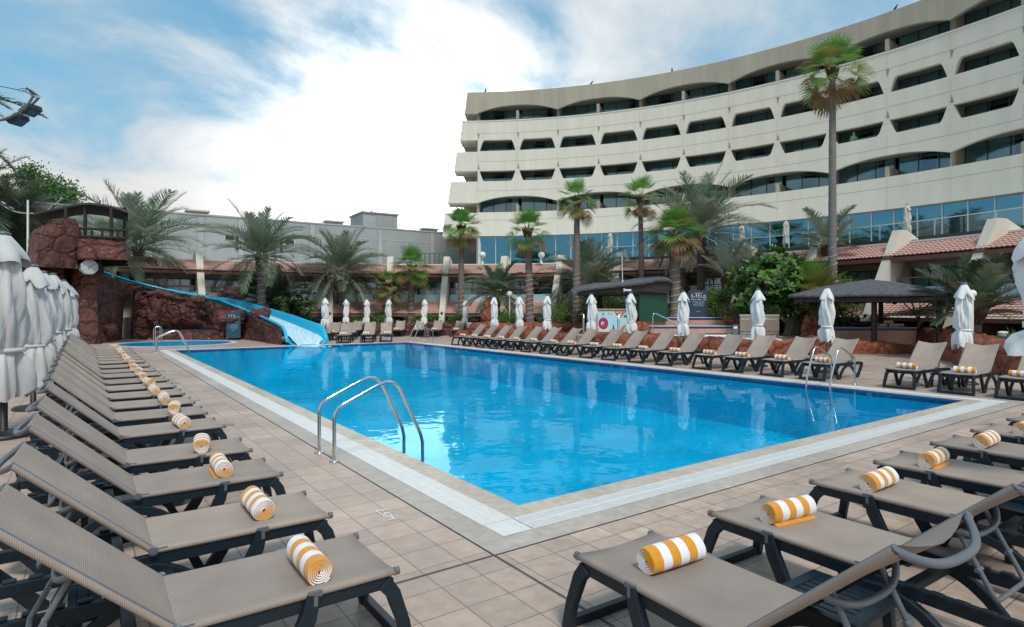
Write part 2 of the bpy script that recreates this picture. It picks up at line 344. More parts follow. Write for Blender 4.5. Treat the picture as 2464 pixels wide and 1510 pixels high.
for q, k in ((blue,-.13),(blue2,-.12),(blue3,.05),(blue4,-.04),(low,.16),(side,.08)): cl = math_(nt,'ADD', cl, math_(nt,'MULTIPLY', q, k))
cl2 = cl
for q, k in ((glow,.27),(low,.20)): cl2 = math_(nt,'ADD', cl2, math_(nt,'MULTIPLY', q, k))
skyc = mixc(nt, sky.outputs[0], (.58,1.18,1.22), 1., 'MULTIPLY')
veil = mixc(nt, (1.8,3.3,4.5), (3.5,4.45,5.15), ramp(nt, cl, .5, .95))
m1 = ramp(nt, cl, .30, .85, (.40,.40,.40), (1,1,1)); m1.node.color_ramp.interpolation = 'EASE'
m2 = ramp(nt, cl2, .66, 1.30); m2.node.color_ramp.interpolation = 'EASE'
white = mixc(nt, (5.25,5.4,5.5), ramp(nt, sx.outputs[2], .02, .22, (1.0,.92,.84), (1,1,1)), 1., 'MULTIPLY')
vm = N(nt,'ShaderNodeVectorMath', operation='SCALE'); L(white, vm.inputs[0]); L(math_(nt,'ADD', 1., math_(nt,'ADD', math_(nt,'MULTIPLY', math_(nt,'MULTIPLY', math_(nt,'POWER', math_(nt,'MAXIMUM', cdot, 0.), 55.), 4.2), ramp(nt, cl, .35, .95, (.35,.35,.35), (1.2,1.2,1.2))), math_(nt,'MULTIPLY', glow, .02))), vm.inputs['Scale'])
fin = mixc(nt, mixc(nt, skyc, veil, m1), vm.outputs[0], m2)
L(fin, bg.inputs['Color']); bg.inputs['Strength'].default_value = .088
sd = bpy.data.lights.new('sun','SUN'); so = bpy.data.objects.new('sun', sd); COL.objects.link(so)
sd.energy = 1.5; sd.angle = rad(12); sd.color = (1,.95,.88)
dirv = Vector((sin(SUN_AZ)*cos(SUN_EL), cos(SUN_AZ)*cos(SUN_EL), sin(SUN_EL))); so.rotation_euler = dirv.to_track_quat('Z','Y').to_euler()
SC.view_settings.view_transform = 'Standard'; SC.view_settings.look = 'None'; SC.view_settings.exposure = .72; SC.view_settings.gamma = 1
SC.render.engine = 'CYCLES'; cy_ = SC.cycles; cy_.use_denoising = True; cy_.max_bounces = 8; cy_.diffuse_bounces = 3; cy_.glossy_bounces = 4; cy_.transparent_max_bounces = 16; cy_.sample_clamp_indirect = 6
# ------------------------------------------------------------------ ground and pool
mb = MB(); mb.add([(-900,-900,-1.42),(900,-900,-1.42),(900,900,-1.42),(-900,900,-1.42)], [(0,1,2,3)]); tag(mb.build('ground', M['sand_ground'], recalc=False), kind='structure')
PX, PY = 11.4, 26.5
KC = (.75, 32.8); KR = 2.75
def sheet_with_holes(name, outer, holes, z, m):
    bm = bmesh.new()
    for lp in [outer]+holes:
        vs = [bm.verts.new((x,y,z)) for x, y in lp]
        for i in range(len(vs)): bm.edges.new((vs[i], vs[(i+1)%len(vs)]))
    bmesh.ops.triangle_fill(bm, use_beauty=True, edges=bm.edges[:], normal=(0,0,1))
    bmesh.ops.recalc_face_normals(bm, faces=bm.faces[:])
    for f in bm.faces:
        if f.normal.z < 0: f.normal_flip()
    me = bpy.data.meshes.new(name); bm.to_mesh(me); bm.free(); me.materials.append(m)
    o = bpy.data.objects.new(name, me); COL.objects.link(o); return tag(o, kind='structure')
def rect(a, b, c, d): return [(a,b),(c,b),(c,d),(a,d)]
circ = lambda c, r, n=48: [(c[0]+r*cos(2*pi*i/n), c[1]+r*sin(2*pi*i/n)) for i in range(n)]
outer = [(-13,-12),(30,-12),(30,9),(27.5,20),(24,32),(17,42),(4,46),(-13,46)]
B = .87
deck = sheet_with_holes('pool_deck', outer, [rect(-B,-B,PX+B,PY+B), circ(KC, KR+.3)], 0, M['deck_tile'])
mb = MB(); mb.add([(x,y,-.004) for x,y in outer]+[(x,y,-1.42) for x,y in outer], [(i,(i+1)%8,8+(i+1)%8,8+i) for i in range(8)])
tag(mb.build('deck_edge_path', M['plaster_cream'], recalc=False), kind='structure')
def ring(a, b, z0, z1=None):
    mb = MB()
    p = [rect(-a,-a,PX+a,PY+a), rect(-b,-b,PX+b,PY+b)]
    v = [(x,y,z0) for x,y in p[0]]+[(x,y,z0 if z1 is None else z1) for x,y in p[1]]
    mb.add(v, [(i,(i+1)%4,4+(i+1)%4,4+i) for i in range(4)]); return mb
tag(ring(0,.27,-.004).build('pool_coping', M['coping_stone'], recalc=False), kind='structure')
tag(ring(.58,B-.02,0).build('border_paving', M['border_tile'], recalc=False), kind='structure')
tag(ring(B-.02,B,-.006).build('expansion_joint_paving', M['joint_dark'], recalc=False), kind='structure')
tag(ring(.27,.58,-.035).build('gutter_path', M['trough'], recalc=False), kind='structure')
mb = MB()   # thin joints that run on across the deck
for a, b in (((-B,-9),(-B+.02,-B)),((-10,-B),(-B,-B+.02)),((PX+B,-9),(PX+B+.02,-B)),((PX+B,-B),(24,-B+.02)),((-7.6,-9),(-7.585,40)),((-8,7.5),(-B,7.515)),((-8,16),(-B,16.015))):
    mb.add([(a[0],a[1],.004),(b[0],a[1],.004),(b[0],b[1],.004),(a[0],b[1],.004)], [(0,1,2,3)])
tag(mb.build('deck_joint_markings', M['joint_dark'], recalc=False), kind='structure')
def grating(label, p0, p1, inward):
    # white plastic slats across the gutter with a spine down the middle
    P0 = Vector(p0+(0,)); P1 = Vector(p1+(0,)); d = (P1-P0).normalized(); s = Vector(inward+(0,)); n = int((P1-P0).length/.0285); mb = MB()
    for i in range(n):
        q = P0+d*(i+.5)*.0285
        for a, b in ((.278,.418),(.432,.572)):
            c = [q+s*a-d*.0095, q+s*b-d*.0095, q+s*b+d*.0095, q+s*a+d*.0095]
            mb.hexa([(v.x,v.y,-.02) for v in c]+[(v.x,v.y,-.001) for v in c])
    for a, b in ((.27,.278),(.418,.432),(.572,.58)):
        c = [P0+s*a, P0+s*b, P1+s*b, P1+s*a]; mb.hexa([(v.x,v.y,-.025) for v in c]+[(v.x,v.y,-.0005) for v in c])
    tag(mb.build('drain_grating', M['grating_white'], recalc=False), label, 'grating', 'white gutter gratings round the pool')
e = .26
grating('white slatted gutter grating along the left pool edge', (0,-e), (0,PY+e), (-1,0))
grating('white slatted gutter grating along the near pool edge', (-e,0), (PX+e,0), (0,-1))
grating('white slatted gutter grating along the right pool edge', (PX,-e), (PX,PY+e), (1,0))
grating('white slatted gutter grating along the far pool edge by the slide', (-e,PY), (PX+e,PY), (0,1))
for n_, (x, y) in (('near corner',(-.425,-.425)),('right corner by the far loungers',(PX+.425,-.425)),('left corner by the round pool',(-.425,PY+.425)),('far corner by the ladder',(PX+.425,PY+.425))):
    mb = MB()
    for k in range(8): mb.box((x-.15,y-.15+k*.038,-.02),(x+.15,y-.122+k*.038,0))
    mb.box((x-.154,y-.154,-.03),(x+.154,y+.154,-.012))
    tag(mb.build('corner_grating', M['grating_white'], recalc=False), 'square white corner grating at the pool\'s '+n_, 'grating', 'square corner gratings')
dz = -1.36
mb = MB()
c = rect(0,0,PX,PY)
mb.add([(x,y,-.13) for x,y in c]+[(x,y,dz) for x,y in c], [(i,(i+1)%4,4+(i+1)%4,4+i) for i in range(4)]+[(4,5,6,7)], 0)
mb.add([(x,y,-.004) for x,y in c]+[(x,y,-.13) for x,y in c], [(i,(i+1)%4,4+(i+1)%4,4+i) for i in range(4)], 1)
tag(mb.build('pool_basin_floor', [M['pool_tile'], M['pool_edge_tile']], recalc=False), kind='structure')
mb = MB(); mb.add([(x,y,-.03) for x,y in c], [(0,1,2,3)]); tag(mb.build('pool_water', M['pool_water'], recalc=False), kind='structure')
mb = MB(); k = circ(KC,KR); mb.add([(x,y,-.01) for x,y in k]+[(x,y,-.5) for x,y in k], [(i,(i+1)%48,48+(i+1)%48,48+i) for i in range(48)]+[tuple(range(48,96))])
tag(mb.build('round_pool_basin_floor', M['pool_tile'], recalc=False), kind='structure')
mb = MB(); mb.add([(x,y,-.03) for x,y in k], [tuple(range(48))]); tag(mb.build('round_pool_water', M['pool_water'], recalc=False), kind='structure')
mb = MB(); k2 = circ(KC,KR+.3); mb.add([(x,y,.0) for x,y in k]+[(x,y,.0) for x,y in k2], [(i,(i+1)%48,48+(i+1)%48,48+i) for i in range(48)])
tag(mb.build('round_pool_coping', M['white_stone'], recalc=False), kind='structure')
def text_mesh(body, size, extrude=.001):
    cu = bpy.data.curves.new('lettering','FONT'); cu.body = body; cu.size = size; cu.extrude = extrude; cu.align_x = 'CENTER'; cu.align_y = 'CENTER'
    o = bpy.data.objects.new('lettering', cu); COL.objects.link(o); bpy.context.view_layer.update()
    me = bpy.data.meshes.new_from_object(o.evaluated_get(bpy.context.evaluated_depsgraph_get()))
    bpy.data.objects.remove(o); return me
def lettering(body, size, m, mw, parent=None, name='lettering'):
    me = text_mesh(body, size); me.materials.clear(); me.materials.append(m)
    o = bpy.data.objects.new(name, me); COL.objects.link(o); o.parent = parent; o.matrix_local = mw; return o
def basis(o, r, u): r = Vector(r).normalized(); u = Vector(u).normalized(); n = r.cross(u); return Matrix(((r.x,u.x,n.x,o[0]),(r.y,u.y,n.y,o[1]),(r.z,u.z,n.z,o[2]),(0,0,0,1)))
tag(lettering('2.50M', .13, M['white_paint'], basis((-1.17,.47,.006),(0,-1,0),(1,0,0)), name='depth_marking'), 'white depth marking 2.50M painted on the deck tiles', 'depth marking')
for i,(x,y) in enumerate(((-1.5,6.),(-1.55,9.2),(-1.5,12.6),(-1.5,16.2))):
    mb = MB(); mb.box((x-.09,y-.09,.001),(x+.09,y+.09,.007)); mb.box((x-.07,y-.07,.007),(x+.07,y+.07,.009))
    tag(mb.build('access_cover', M['trough']), 'small square access cover in the left deck, %s from the front'%ORD[i+1], 'cover', 'square covers in the left deck')
mb = MB(); mb.box((8.6,-1.35,.001),(8.8,-1.15,.007)); tag(mb.build('access_cover', M['trough']), 'small square access cover in the deck by the near row', 'cover')
# ------------------------------------------------------------------ sunloungers
SL, BL, BA = 1.05, .89, rad(43)
def bx(u): return (SL+u*cos(BA), .455+u*sin(BA))
def make_lounger():
    root = thing('sun_lounger', 'x', 'sun lounger')
    prof = [(-.290,.424),(-.308,.4255),(-.325,.434),(-.3275,.448),(-.320,.461),(-.304,.4665),(-.27,.462),(-.18,.4545),(-.08,.449),(0,.447),(.08,.449),(.18,.4545),(.27,.462),(.304,.4665),(.320,.461),(.3275,.448),(.325,.434),(.308,.4255),(.290,.424)]
    mb = MB(); us = [-.012,-.002]+[SL*i/12 for i in range(13)]
    mb.grid([[(u,v,(z if u>=-.001 else min(z,.45))-(.006 if u<-.005 else 0)) for v,z in prof] for u in us]); mb.build('seat_sling', M['sling'], root, recalc=False)
    mb = MB(); rows = []
    for i in range(15):
        t = -.02+i/14*(BL+.02); x, z = bx(t); sag = 1+2.6*(t/BL)**2; row = []
        for v, zz_ in prof:
            h = zz_-.455
            if abs(v) < .29 and h > -.02: h = .009+(h-.009)*sag
            row.append((x-h*sin(BA), v, z+h*cos(BA)))
        rows.append(row)
    mb.grid(rows)
    o = mb.build('backrest_sling', M['sling'], root, recalc=False)
    mb = MB()
    for s in (-1,1): mb.tube([(-.01,s*.307,.446),(.02,s*.307,.446),(SL,s*.307,.446)], .0165, 8); mb.tube([(-.034,s*.307,.446),(-.008,s*.307,.446)], .0225, 10)
    mb.tube([(.03,-.3,.44),(.03,0,.425),(.03,.3,.44)], .013, 6)
    mb.build('seat_frame', M['grey_tube'], root)
    mb = MB()
    for s in (-1,1):
        a = bx(.01); b = bx(BL+.015); mb.tube([(a[0],s*.307,a[1]-.008),(b[0],s*.307,b[1]-.008)], .0175, 8)
    P = []
    for i in range(17):
        q = -1+i/8; d = .11*(1-abs(q)**3); x, z = bx(BL+.0+.03*(1-q*q)); P.append((x+d*sin(BA), q*.307, z-d*cos(BA)-.008))
    mb.tube(P, .0175, 8)
    P = []
    for i in range(13):
        q = -1+i/6; d = .10*(1-abs(q)**3); x, z = bx(.52); P.append((x+d*sin(BA), q*.307, z-d*cos(BA)-.012))
    mb.tube(P, .015, 8)
    mb.build('backrest_frame', M['grey_tube'], root)
    for s in (-1,1):
        mb = MB(); mb.tube([(SL+.005,s*.308,.452),(SL+.005,s*.345,.452)], .026, 12); mb.tube([(SL+.005,s*.345,.452),(SL+.005,s*.352,.452)], .014, 10)
        mb.box((SL-.07,s*.312-.012,.432),(SL,s*.312+.012,.462)); mb.build('hinge', M['grey_tube'], root)
        mb = MB(); mb.box((.40,s*.326-.012,.433),(.47,s*.326+.012,.462)); mb.box((.425,s*.326-.016,.39),(.445,s*.326+.016,.44)); mb.build('clip', M['grey_tube'], root)
    mb = MB()
    for s in (-1,1):
        mb.strap([(.0,s*.29,.385),(.06,s*.29,.398),(.5,s*.29,.395),(1.2,s*.29,.385),(1.86,s*.29,.385)], .045, [.05,.075,.07,.07,.075], (0,1,0))
        for q in range(5): mb.box((1.25+q*.11,s*.30-.035,.42),(1.31+q*.11,s*.30+.005,.437))
    for u in (.07,.62,1.22,1.84): mb.box((u-.03,-.27,.352),(u+.03,.27,.40))
    mb.build('base_frame', M['resin'], root, bevel=.006)
    for s in (-1,1):
        mb = MB(); mb.strap([(.055,s*.295,.40),(.0,s*.303,.33),(-.055,s*.318,.16),(-.085,s*.328,.0)], .055, [.085,.075,.065,.06], (0,1,0)); mb.build('leg', M['resin'], root, bevel=.006)
        mb = MB(); mb.strap([(.44,s*.315,.445),(.47,s*.317,.33),(.56,s*.32,.15),(.66,s*.322,.0)], .05, [.07,.085,.08,.09], (0,1,0)); mb.build('leg', M['resin'], root, bevel=.006)
        pts = [(.70+.84*(i/12), s*.322, .012+.345*sin(pi*i/12)**.62) for i in range(13)]
        mb = MB(); mb.strap(pts, .05, .06, (0,1,0)); mb.build('arch', M['resin'], root, bevel=.005)
        mb = MB(); mb.strap([(1.88,s*.30,.41),(1.86,s*.305,.30),(1.72,s*.315,.14),(1.60,s*.322,.0)], .055, [.09,.085,.075,.09], (0,1,0)); mb.build('leg', M['resin'], root, bevel=.006)
    mb = MB(); mb.strap([(-.083,-.30,.03),(-.083,.30,.03)], .05, .055, (1,0,0)); mb.build('foot_bar', M['resin'], root, bevel=.005)
    mb = MB(); x, z = bx(.50)
    SP = [(1.425,-.2,.775),(1.50,-.2,.635),(1.585,-.2,.475),(1.598,-.195,.452),(1.60,-.17,.442),(1.60,0,.442),(1.60,.17,.442),(1.598,.195,.452),(1.585,.2,.475),(1.50,.2,.635),(1.425,.2,.775)]
    mb.tube(SP, .0135, 8)
    for y in (-.2,.2): mb.tube([(1.53,y-.03,.58),(1.53,y+.03,.58)], .012, 8)
    mb.build('support_strut', M['grey_tube'], root)
    remember(root); return root
def make_towel(outer_white, seed):
    """striped terry towel rolled up along y, end spirals facing -y and +y"""
    root = thing('rolled_towel', 'x', 'towel'); rnd = random.Random(seed)
    n = 150; turns = 5.2; L_ = .40; bands = 6; R = .079
    pts = []
    for i in range(n+1):
        t = i/n; a = turns*2*pi*t; r = .013+(R-.013)*t; wob = 1+.05*sin(2*a+seed)+.03*sin(3*a+1.7*seed)
        pts.append((a+1.2, r*wob))
    th = .0118
    def prof(o_):
        out = []
        for a, r in pts: rr = r+o_; out.append((rr*cos(-a), rr*sin(-a)*(.92 if sin(-a) < 0 else .97)))
        # the loose tail lies on the seat
        return out
    A = prof(0); Bp = prof(-th)
    mb = MB()
    ys = [-L_/2+L_*k/bands for k in range(bands+1)]
    for k in range(bands):
        c_ = k % 2 if outer_white else (k+1) % 2
        mb.grid([[(x, y, z+R*.93) for x, z in A] for y in (ys[k], ys[k+1])], c_)
        if k in (0, bands-1): mb.grid([[(x, y, z+R*.93) for x, z in Bp] for y in (ys[k], ys[k+1])], 1-c_)
    for y, k in ((ys[0],0),(ys[-1],bands-1)):
        c_ = k % 2 if outer_white else (k+1) % 2
        mid = prof(-th*.52); e_ = -.005 if y < 0 else .005
        mb.grid([[(x,y,z+R*.93) for x,z in A],[(x,y+e_,z+R*.93) for x,z in mid]], c_); mb.grid([[(x,y+e_,z+R*.93) for x,z in mid],[(x,y,z+R*.93) for x,z in Bp]], 1-c_)
    o = mb.build('roll', [M['towel_white'], M['towel_orange']], root, recalc=False)
    mb = MB()
    if seed > 5: mb.strap([(R*.45,0,.022),(R*.65,0,.014),(R*.82,0,.009),(R*(.92+.1*(seed > 5)),0,.006)], L_*.97, .010, (0,1,0)); 
    if seed > 5: mb.build('towel_hem', M['towel_orange'], root)
    me = text_mesh('Occidental', .052, .0); me.materials.clear(); me.materials.append(M['towel_print'])
    for v in me.vertices:      # wrap the printed word round the upper front of the roll
        s_, h_ = v.co.x, v.co.y; a = rad(158)-h_/R; rr = R*1.07
        v.co = (rr*cos(a), -s_, rr*sin(a)*.97+R*.93)
    p = bpy.data.objects.new('printed_word', me); COL.objects.link(p); p.parent = root
    remember(root); return root
LG = make_lounger(); LG_used = False
TW = [make_towel(True, 1.), make_towel(False, 2.3), make_towel(True, 4.1), make_towel(False, 5.9)]; TW_used = [False]*4
random.seed(11)
def lounger(x, y, rz, lab, lgroup, tlab, tgroup, tvar=None, tu=.38, flip=False, towel=True):
    global LG_used
    rz += rad(random.uniform(-2.1,2.1))
    place(LG, LG_used, (x,y,0), rz, lab, lgroup); LG_used = True
    if towel:
        v = random.randrange(4) if tvar is None else tvar
        tu += random.uniform(-.03,.03); dv = random.uniform(-.06,.06)
        c_, s_ = cos(rz), sin(rz)
        place(TW[v], TW_used[v], (x+tu*c_-dv*s_, y+tu*s_+dv*c_, .447), rz+rad(random.uniform(-7,7)), tlab % ('white' if (v in (0,2)) != flip else 'orange'), tgroup); TW_used[v] = True
LY = [-1.31,-.21,1.08,2.19,3.72,4.89,6.03,7.22,8.4,9.61,10.87,11.99,13.36,14.8,15.95,17.1,18.25,19.4,20.55,21.7]
for i, y in enumerate(LY):
    lounger(-2.04, y, pi, 'taupe sunlounger, %s from the front in the row along the left pool edge' % ORD[i+1], 'loungers along the left pool edge',
            'rolled striped towel ending in %s, on the ' + ORD[i+1] + ' lounger of the left row', 'towels on the left row', tvar=(0,1,3,2,1,2,1,3)[i] if i < 8 else None, flip=True)
NX = [-.76,.5,1.85,2.98,4.32,5.5,6.75]
for i, x in enumerate(NX):
    lounger(x, -2.08, -pi/2, 'taupe sunlounger, %s from the left in the row nearest the camera' % ORD[i+1], 'loungers along the near pool edge',
            'rolled striped towel ending in %s, on the ' + ORD[i+1] + ' lounger of the near row', 'towels on the near row', tvar=(1,3,1,3,1,3,1)[i])
RX = [2460,2318,2183,1975.6,1878,1784,1710,1619,1551,1485,1431,1372.7,1331,1284,1245,1206,1173.5,1141,1113]
for i, xd in enumerate(RX):
    y, D = ray_x(xd, 12.75)
    lounger(12.37, y, 0, 'taupe sunlounger, %s from the right in the row along the right pool edge' % ORD[i+1], 'loungers along the right pool edge',
            'rolled striped towel ending in %s, on the ' + ORD[i+1] + ' lounger of the right row', 'towels on the right row')
fa = math.atan2(FW.y, FW.x)
for i,(xd,yd) in enumerate(((775,799.5),(828,802.7),(884,801.7),(928,800.6))):
    p = onground(xd, yd, .53); r = fa+rad((4,6,8,12)[i]); lounger(p.x-.38*cos(r), p.y-.38*sin(r), r, 'taupe sunlounger, %s from the left in the front rank beside the slide foot' % ORD[i+1], 'front rank of loungers beyond the slide',
            'rolled striped towel ending in %s, ' + ORD[i+1] + ' in the front rank by the slide', 'towels beyond the slide')
for i,(xd,yd) in enumerate(((799,797.5),(840,797.5),(887,796.5))):
    p = onground(xd, yd, .53); r = fa+rad((4,6,8)[i]); lounger(p.x-.38*cos(r), p.y-.38*sin(r), r, 'taupe sunlounger half hidden in the middle rank beyond the slide, %s from the left' % ORD[i+1], 'middle rank of loungers beyond the slide',
            'rolled striped towel ending in %s, ' + ORD[i+1] + ' in the middle rank past the slide', 'towels beyond the slide')
for i,(xd,yd) in enumerate(((853,792),(957,791.6),(1002,791.6),(1047,791.6),(1098,791.8))):
    p = onground(xd, yd, .53); r = fa+rad((4,2,-2,-4,-6)[i]); lounger(p.x-.38*cos(r), p.y-.38*sin(r), r, 'taupe sunlounger before the far planter wall, %s from the left' % ORD[i+1], 'back rank of loungers by the far planter',
            'rolled striped towel ending in %s, ' + ORD[i+1] + ' before the far planter wall', 'towels by the far planter')
# low resin tables between loungers
def make_table():
    root = thing('side_table', 'x', 'side table'); mb = MB()
    for k in range(7): mb.box((-.21+k*.06,-.17,.30),(-.162+k*.06,.17,.325))
    for a in (((-.25,-.23,.295),(.25,-.17,.33)),((-.25,.17,.295),(.25,.23,.33)),((-.25,-.17,.295),(-.21,.17,.33)),((.198,-.17,.295),(.25,.17,.33))): mb.box(*a)
    mb.build('table_top', M['resin'], root, bevel=.004)
    for sx_ in (-1,1):
        for sy in (-1,1): m2 = MB(); m2.strap([(sx_*.21,sy*.19,.3),(sx_*.225,sy*.205,0)], .045, .045, (1,0,0)); m2.build('leg', M['resin'], root)
    remember(root); return root
TB = make_table(); tbu = False
spots = [(-3.25,-.72,'low dark slatted table between the two nearest loungers of the left row','tables between left loungers'),(-3.2,1.66,'low dark slatted table between third and fourth loungers of the left row','tables between left loungers'),
 (-3.2,4.3,'low dark slatted table between fifth and sixth loungers of the left row','tables between left loungers'),(-3.2,6.65,'low dark slatted table between seventh and eighth loungers of the left row','tables between left loungers'),
 (-3.2,9.0,'low dark slatted table between ninth and tenth loungers of the left row','tables between left loungers'),(-3.2,11.4,'low dark slatted table beside the eleventh lounger of the left row','tables between left loungers'),
 (-.12,-3.05,'low dark slatted table between the first two loungers of the near row','tables between near loungers'),(2.42,-3.0,'low dark slatted table between third and fourth loungers of the near row','tables between near loungers'),
 (13.5,ray_x(2318,12.75)[0]+.6,'low dark table between the two rightmost complete loungers of the right row','tables between right loungers')]
for x, y, lb, gp in spots:
    place(TB, tbu, (x,y,0), 0, lb, gp, 1.02); tbu = True
# ------------------------------------------------------------------ closed parasols
def canopy_mesh(seed, fold=.2, width=1., zb=.86, zk=1.36):
    rnd = random.Random(seed); n = 80; zs = [.80,.86,.93,1.0,1.045,1.06,1.09,1.105,1.15,1.25,1.4,1.5,1.6,1.7,1.8,1.9,2.0,2.08,2.15,2.28,2.38,2.46]
    rs = [.185,.19,.185,.172,.150,.142,.142,.150,.158,.165,.172,.174,.172,.167,.160,.150,.138,.126,.115,.095,.072,.045]
    def zm(z): return zb+(z-.8)/.245*(zk-.035-zb) if z <= 1.045 else (zk+z-1.08 if z < 1.12 else zk+.04+(z-1.12)/1.34*(2.42-zk))
    ph = [rnd.uniform(0,6.28) for _ in range(6)]; mb = MB(); rows = []
    for z, r in zip(zs, rs):
        row = []; t = (z-.8)/1.66; k = .25 if 1.04 < z < 1.12 else 1
        tw = 1.6*(z-1.1)
        for j in range(n):
            q = 2*pi*j/n
            f = 1+k*fold*(1.6*abs(sin(2*q+tw*.6+ph[0]))-.8+.6*sin(3*q-tw*.5+ph[1]+1.2*sin(2.2*z))+1.0*abs(sin(4.5*q+1.5*tw+ph[2]))-.5+.35*sin(9*z+5*q+ph[5])-1.1*(1-abs(sin(4*q+.8*tw+ph[3])))**4-.7*(1-abs(sin(3.5*q-1.3*tw+ph[4])))**6)
            dz_ = (.06*abs(sin(2.5*q+ph[3]))+.035*sin(6*q+ph[4]))*max(0,1-(z-.8)/.22)
            rr = r*width*f; row.append((rr*cos(q), rr*sin(q), z+dz_))
        rows.append([(x+.02*sin(2.1*z+ph[0]), y+.02*sin(1.7*z+ph[1]), zm(z) if z > 0 else z) for x, y, z in row])
    mb.grid(rows, 0, True, True)
    # loose flap from the tie
    mb.grid([[(.16*width*cos(a)*1.06+.02, .16*width*sin(a)*1.06, z) for a in (ph[5],ph[5]+.25,ph[5]+.5)] for z in (zk+.02,zk-.14,zk-.28)], 0, True)
    return mb
def vent_mesh(seed, width=1.):
    rnd = random.Random(seed+50); n = 32; a0 = rnd.uniform(0,1.5); mb = MB(); rows = []
    for z, r, s in ((2.52,.035,0),(2.50,.060,.05),(2.43,.10,.14),(2.34,.145,.35),(2.26,.172,.65),(2.22,.172,.85)):
        row = []
        for j in range(n):
            q = 2*pi*j/n+a0; k = abs(cos(2*q)); row.append((r*width*(1-s*(.5/width**1.2)+s*(.95/width**1.2)*k)*cos(q), r*width*(1-s*(.5/width**1.2)+s*(.95/width**1.2)*k)*sin(q), z-(.09*k-.03+.03*sin(5*q+a0))*s*1.6))
        rows.append(row)
    mb.grid(rows, 0, True, True); return mb
def make_umbrella(m, seed, width=1., base=True, zb=.86, zk=1.36):
    root = thing('closed_parasol', 'x', 'parasol')
    canopy_mesh(seed, .22, width, zb, zk).build('canopy', M[m], root); vent_mesh(seed, width).build('vent_flap', M[m], root)
    mb = MB(); mb.tube([(0,0,.05),(0,0,2.5)], .024, 10); mb.build('pole', M['grey_tube'], root)
    mb = MB(); mb.lathe([(.035,2.5),(.075,2.515),(.08,2.53),(.05,2.55),(.02,2.56)], 12); mb.build('top_cap', M['grey_tube'], root)
    mb = MB(); mb.lathe([(.150*width,zk-.03),(.166*width,zk-.026),(.166*width,zk+.022),(.150*width,zk+.026)], 24); mb.build('tie_strap', M[m], root)
    if base:
        mb = MB(); mb.lathe([(.30,.0),(.31,.03),(.27,.06),(.06,.075),(.045,.09),(.045,.42),(.03,.43)], 24); mb.build('base', M['black_metal'], root)
        mb = MB(); mb.tube([(.02,0,.72),(.09,0,.72)], .02, 8); mb.tube([(0,0,.69),(0,0,.77)], .034, 10); mb.build('clamp', M['grey_tube'], root)
    remember(root); return root
UW = [make_umbrella('canvas_white', s) for s in (1,2,3)]; uu = [False]*3
ulist = [(1189,14.6,'slender white closed parasol behind the far end of the right row'),(1249.7,14.6,'white closed parasol just right of the globe lamp post'),(1317,14.6,'white closed parasol before the green planter bush at right centre'),
 (1423,14.6,'white closed parasol at the left end of the mural counter'),(1518,14.6,'white closed parasol at the right end of the mural counter'),(1644.7,14.6,'white closed parasol just left of the navy rules board'),
 (1824,14.6,'white closed parasol before the tan printed board'),(1990,14.6,'white closed parasol in front of the gazebo\'s left post'),(2320,14.6,'white closed parasol beside the litter bin at right')]
for i,(xd,X,lb) in enumerate(ulist):
    y, D = ray_x(xd, X); k = i % 3; place(UW[k], uu[k], (X,y,0), random.uniform(0,6.28), lb, 'white parasols along the right pool edge'); uu[k] = True
for i,(xd,yt,lb) in enumerate(((782.7,716.6,'white closed parasol nearest the slide foot'),(832.8,722,'white closed parasol before the second date palm trunk, right of the slide'),(882.5,723,'white closed parasol between the two ringed trunks beyond the slide'),
      (935.5,723,'white closed parasol before the small yellowing fan palm'),(1021.8,719,'white closed parasol left of the slim pier in the far row'),(1120,725,'small white closed parasol before the leftmost tall fan palm'))):
    D = (.66*F/(HY-yt)) if i != 0 else 35.2; D = min(D, 40.5); p = at(xd, D); k = i % 3
    place(UW[k], True, (p.x,p.y,0), random.uniform(0,6.28), lb, 'white parasols beyond the pool')
UL = make_umbrella('canvas_grey', 7, 1.3, True, .42, 1.08); ul2 = make_umbrella('canvas_grey', 9, 1.25, True, .46, 1.12); 
UL.rotation_euler
for i,(xd,yd,sc_,lb) in enumerate(((40,1052,1.19,'big grey closed parasol nearest the camera at the left frame edge'),(80,985,1.07,'big grey closed parasol, second of the left row'),(103,943,1.08,'grey closed parasol hidden between second and fourth of the left row'),
      (127,911,1.12,'grey closed parasol, fourth of the left row'),(153,880,1.12,'grey closed parasol, fifth of the left row'),(168,866,1.08,'grey closed parasol farthest back in the left row'))):
    p = onground(xd, yd); pr = (UL, ul2)[i % 2]
    o = place(pr, i > 1, (p.x,p.y,0), (.4,2.2,1.1,3.2,4.4,.2)[i], lb, 'grey parasols behind the left row', sc_)
    if i == 0: o.rotation_euler = (0, 0, .4); o.location = onground(8, 1052)
pz = cf(4.62, 5.0); un = make_umbrella('canvas_white', 21, 1.62, True, 1.36, 1.62)
place(un, False, (pz.x,pz.y,0), 2.0, 'large white closed parasol cut by the right frame edge', None, 1.09)
del un['group']
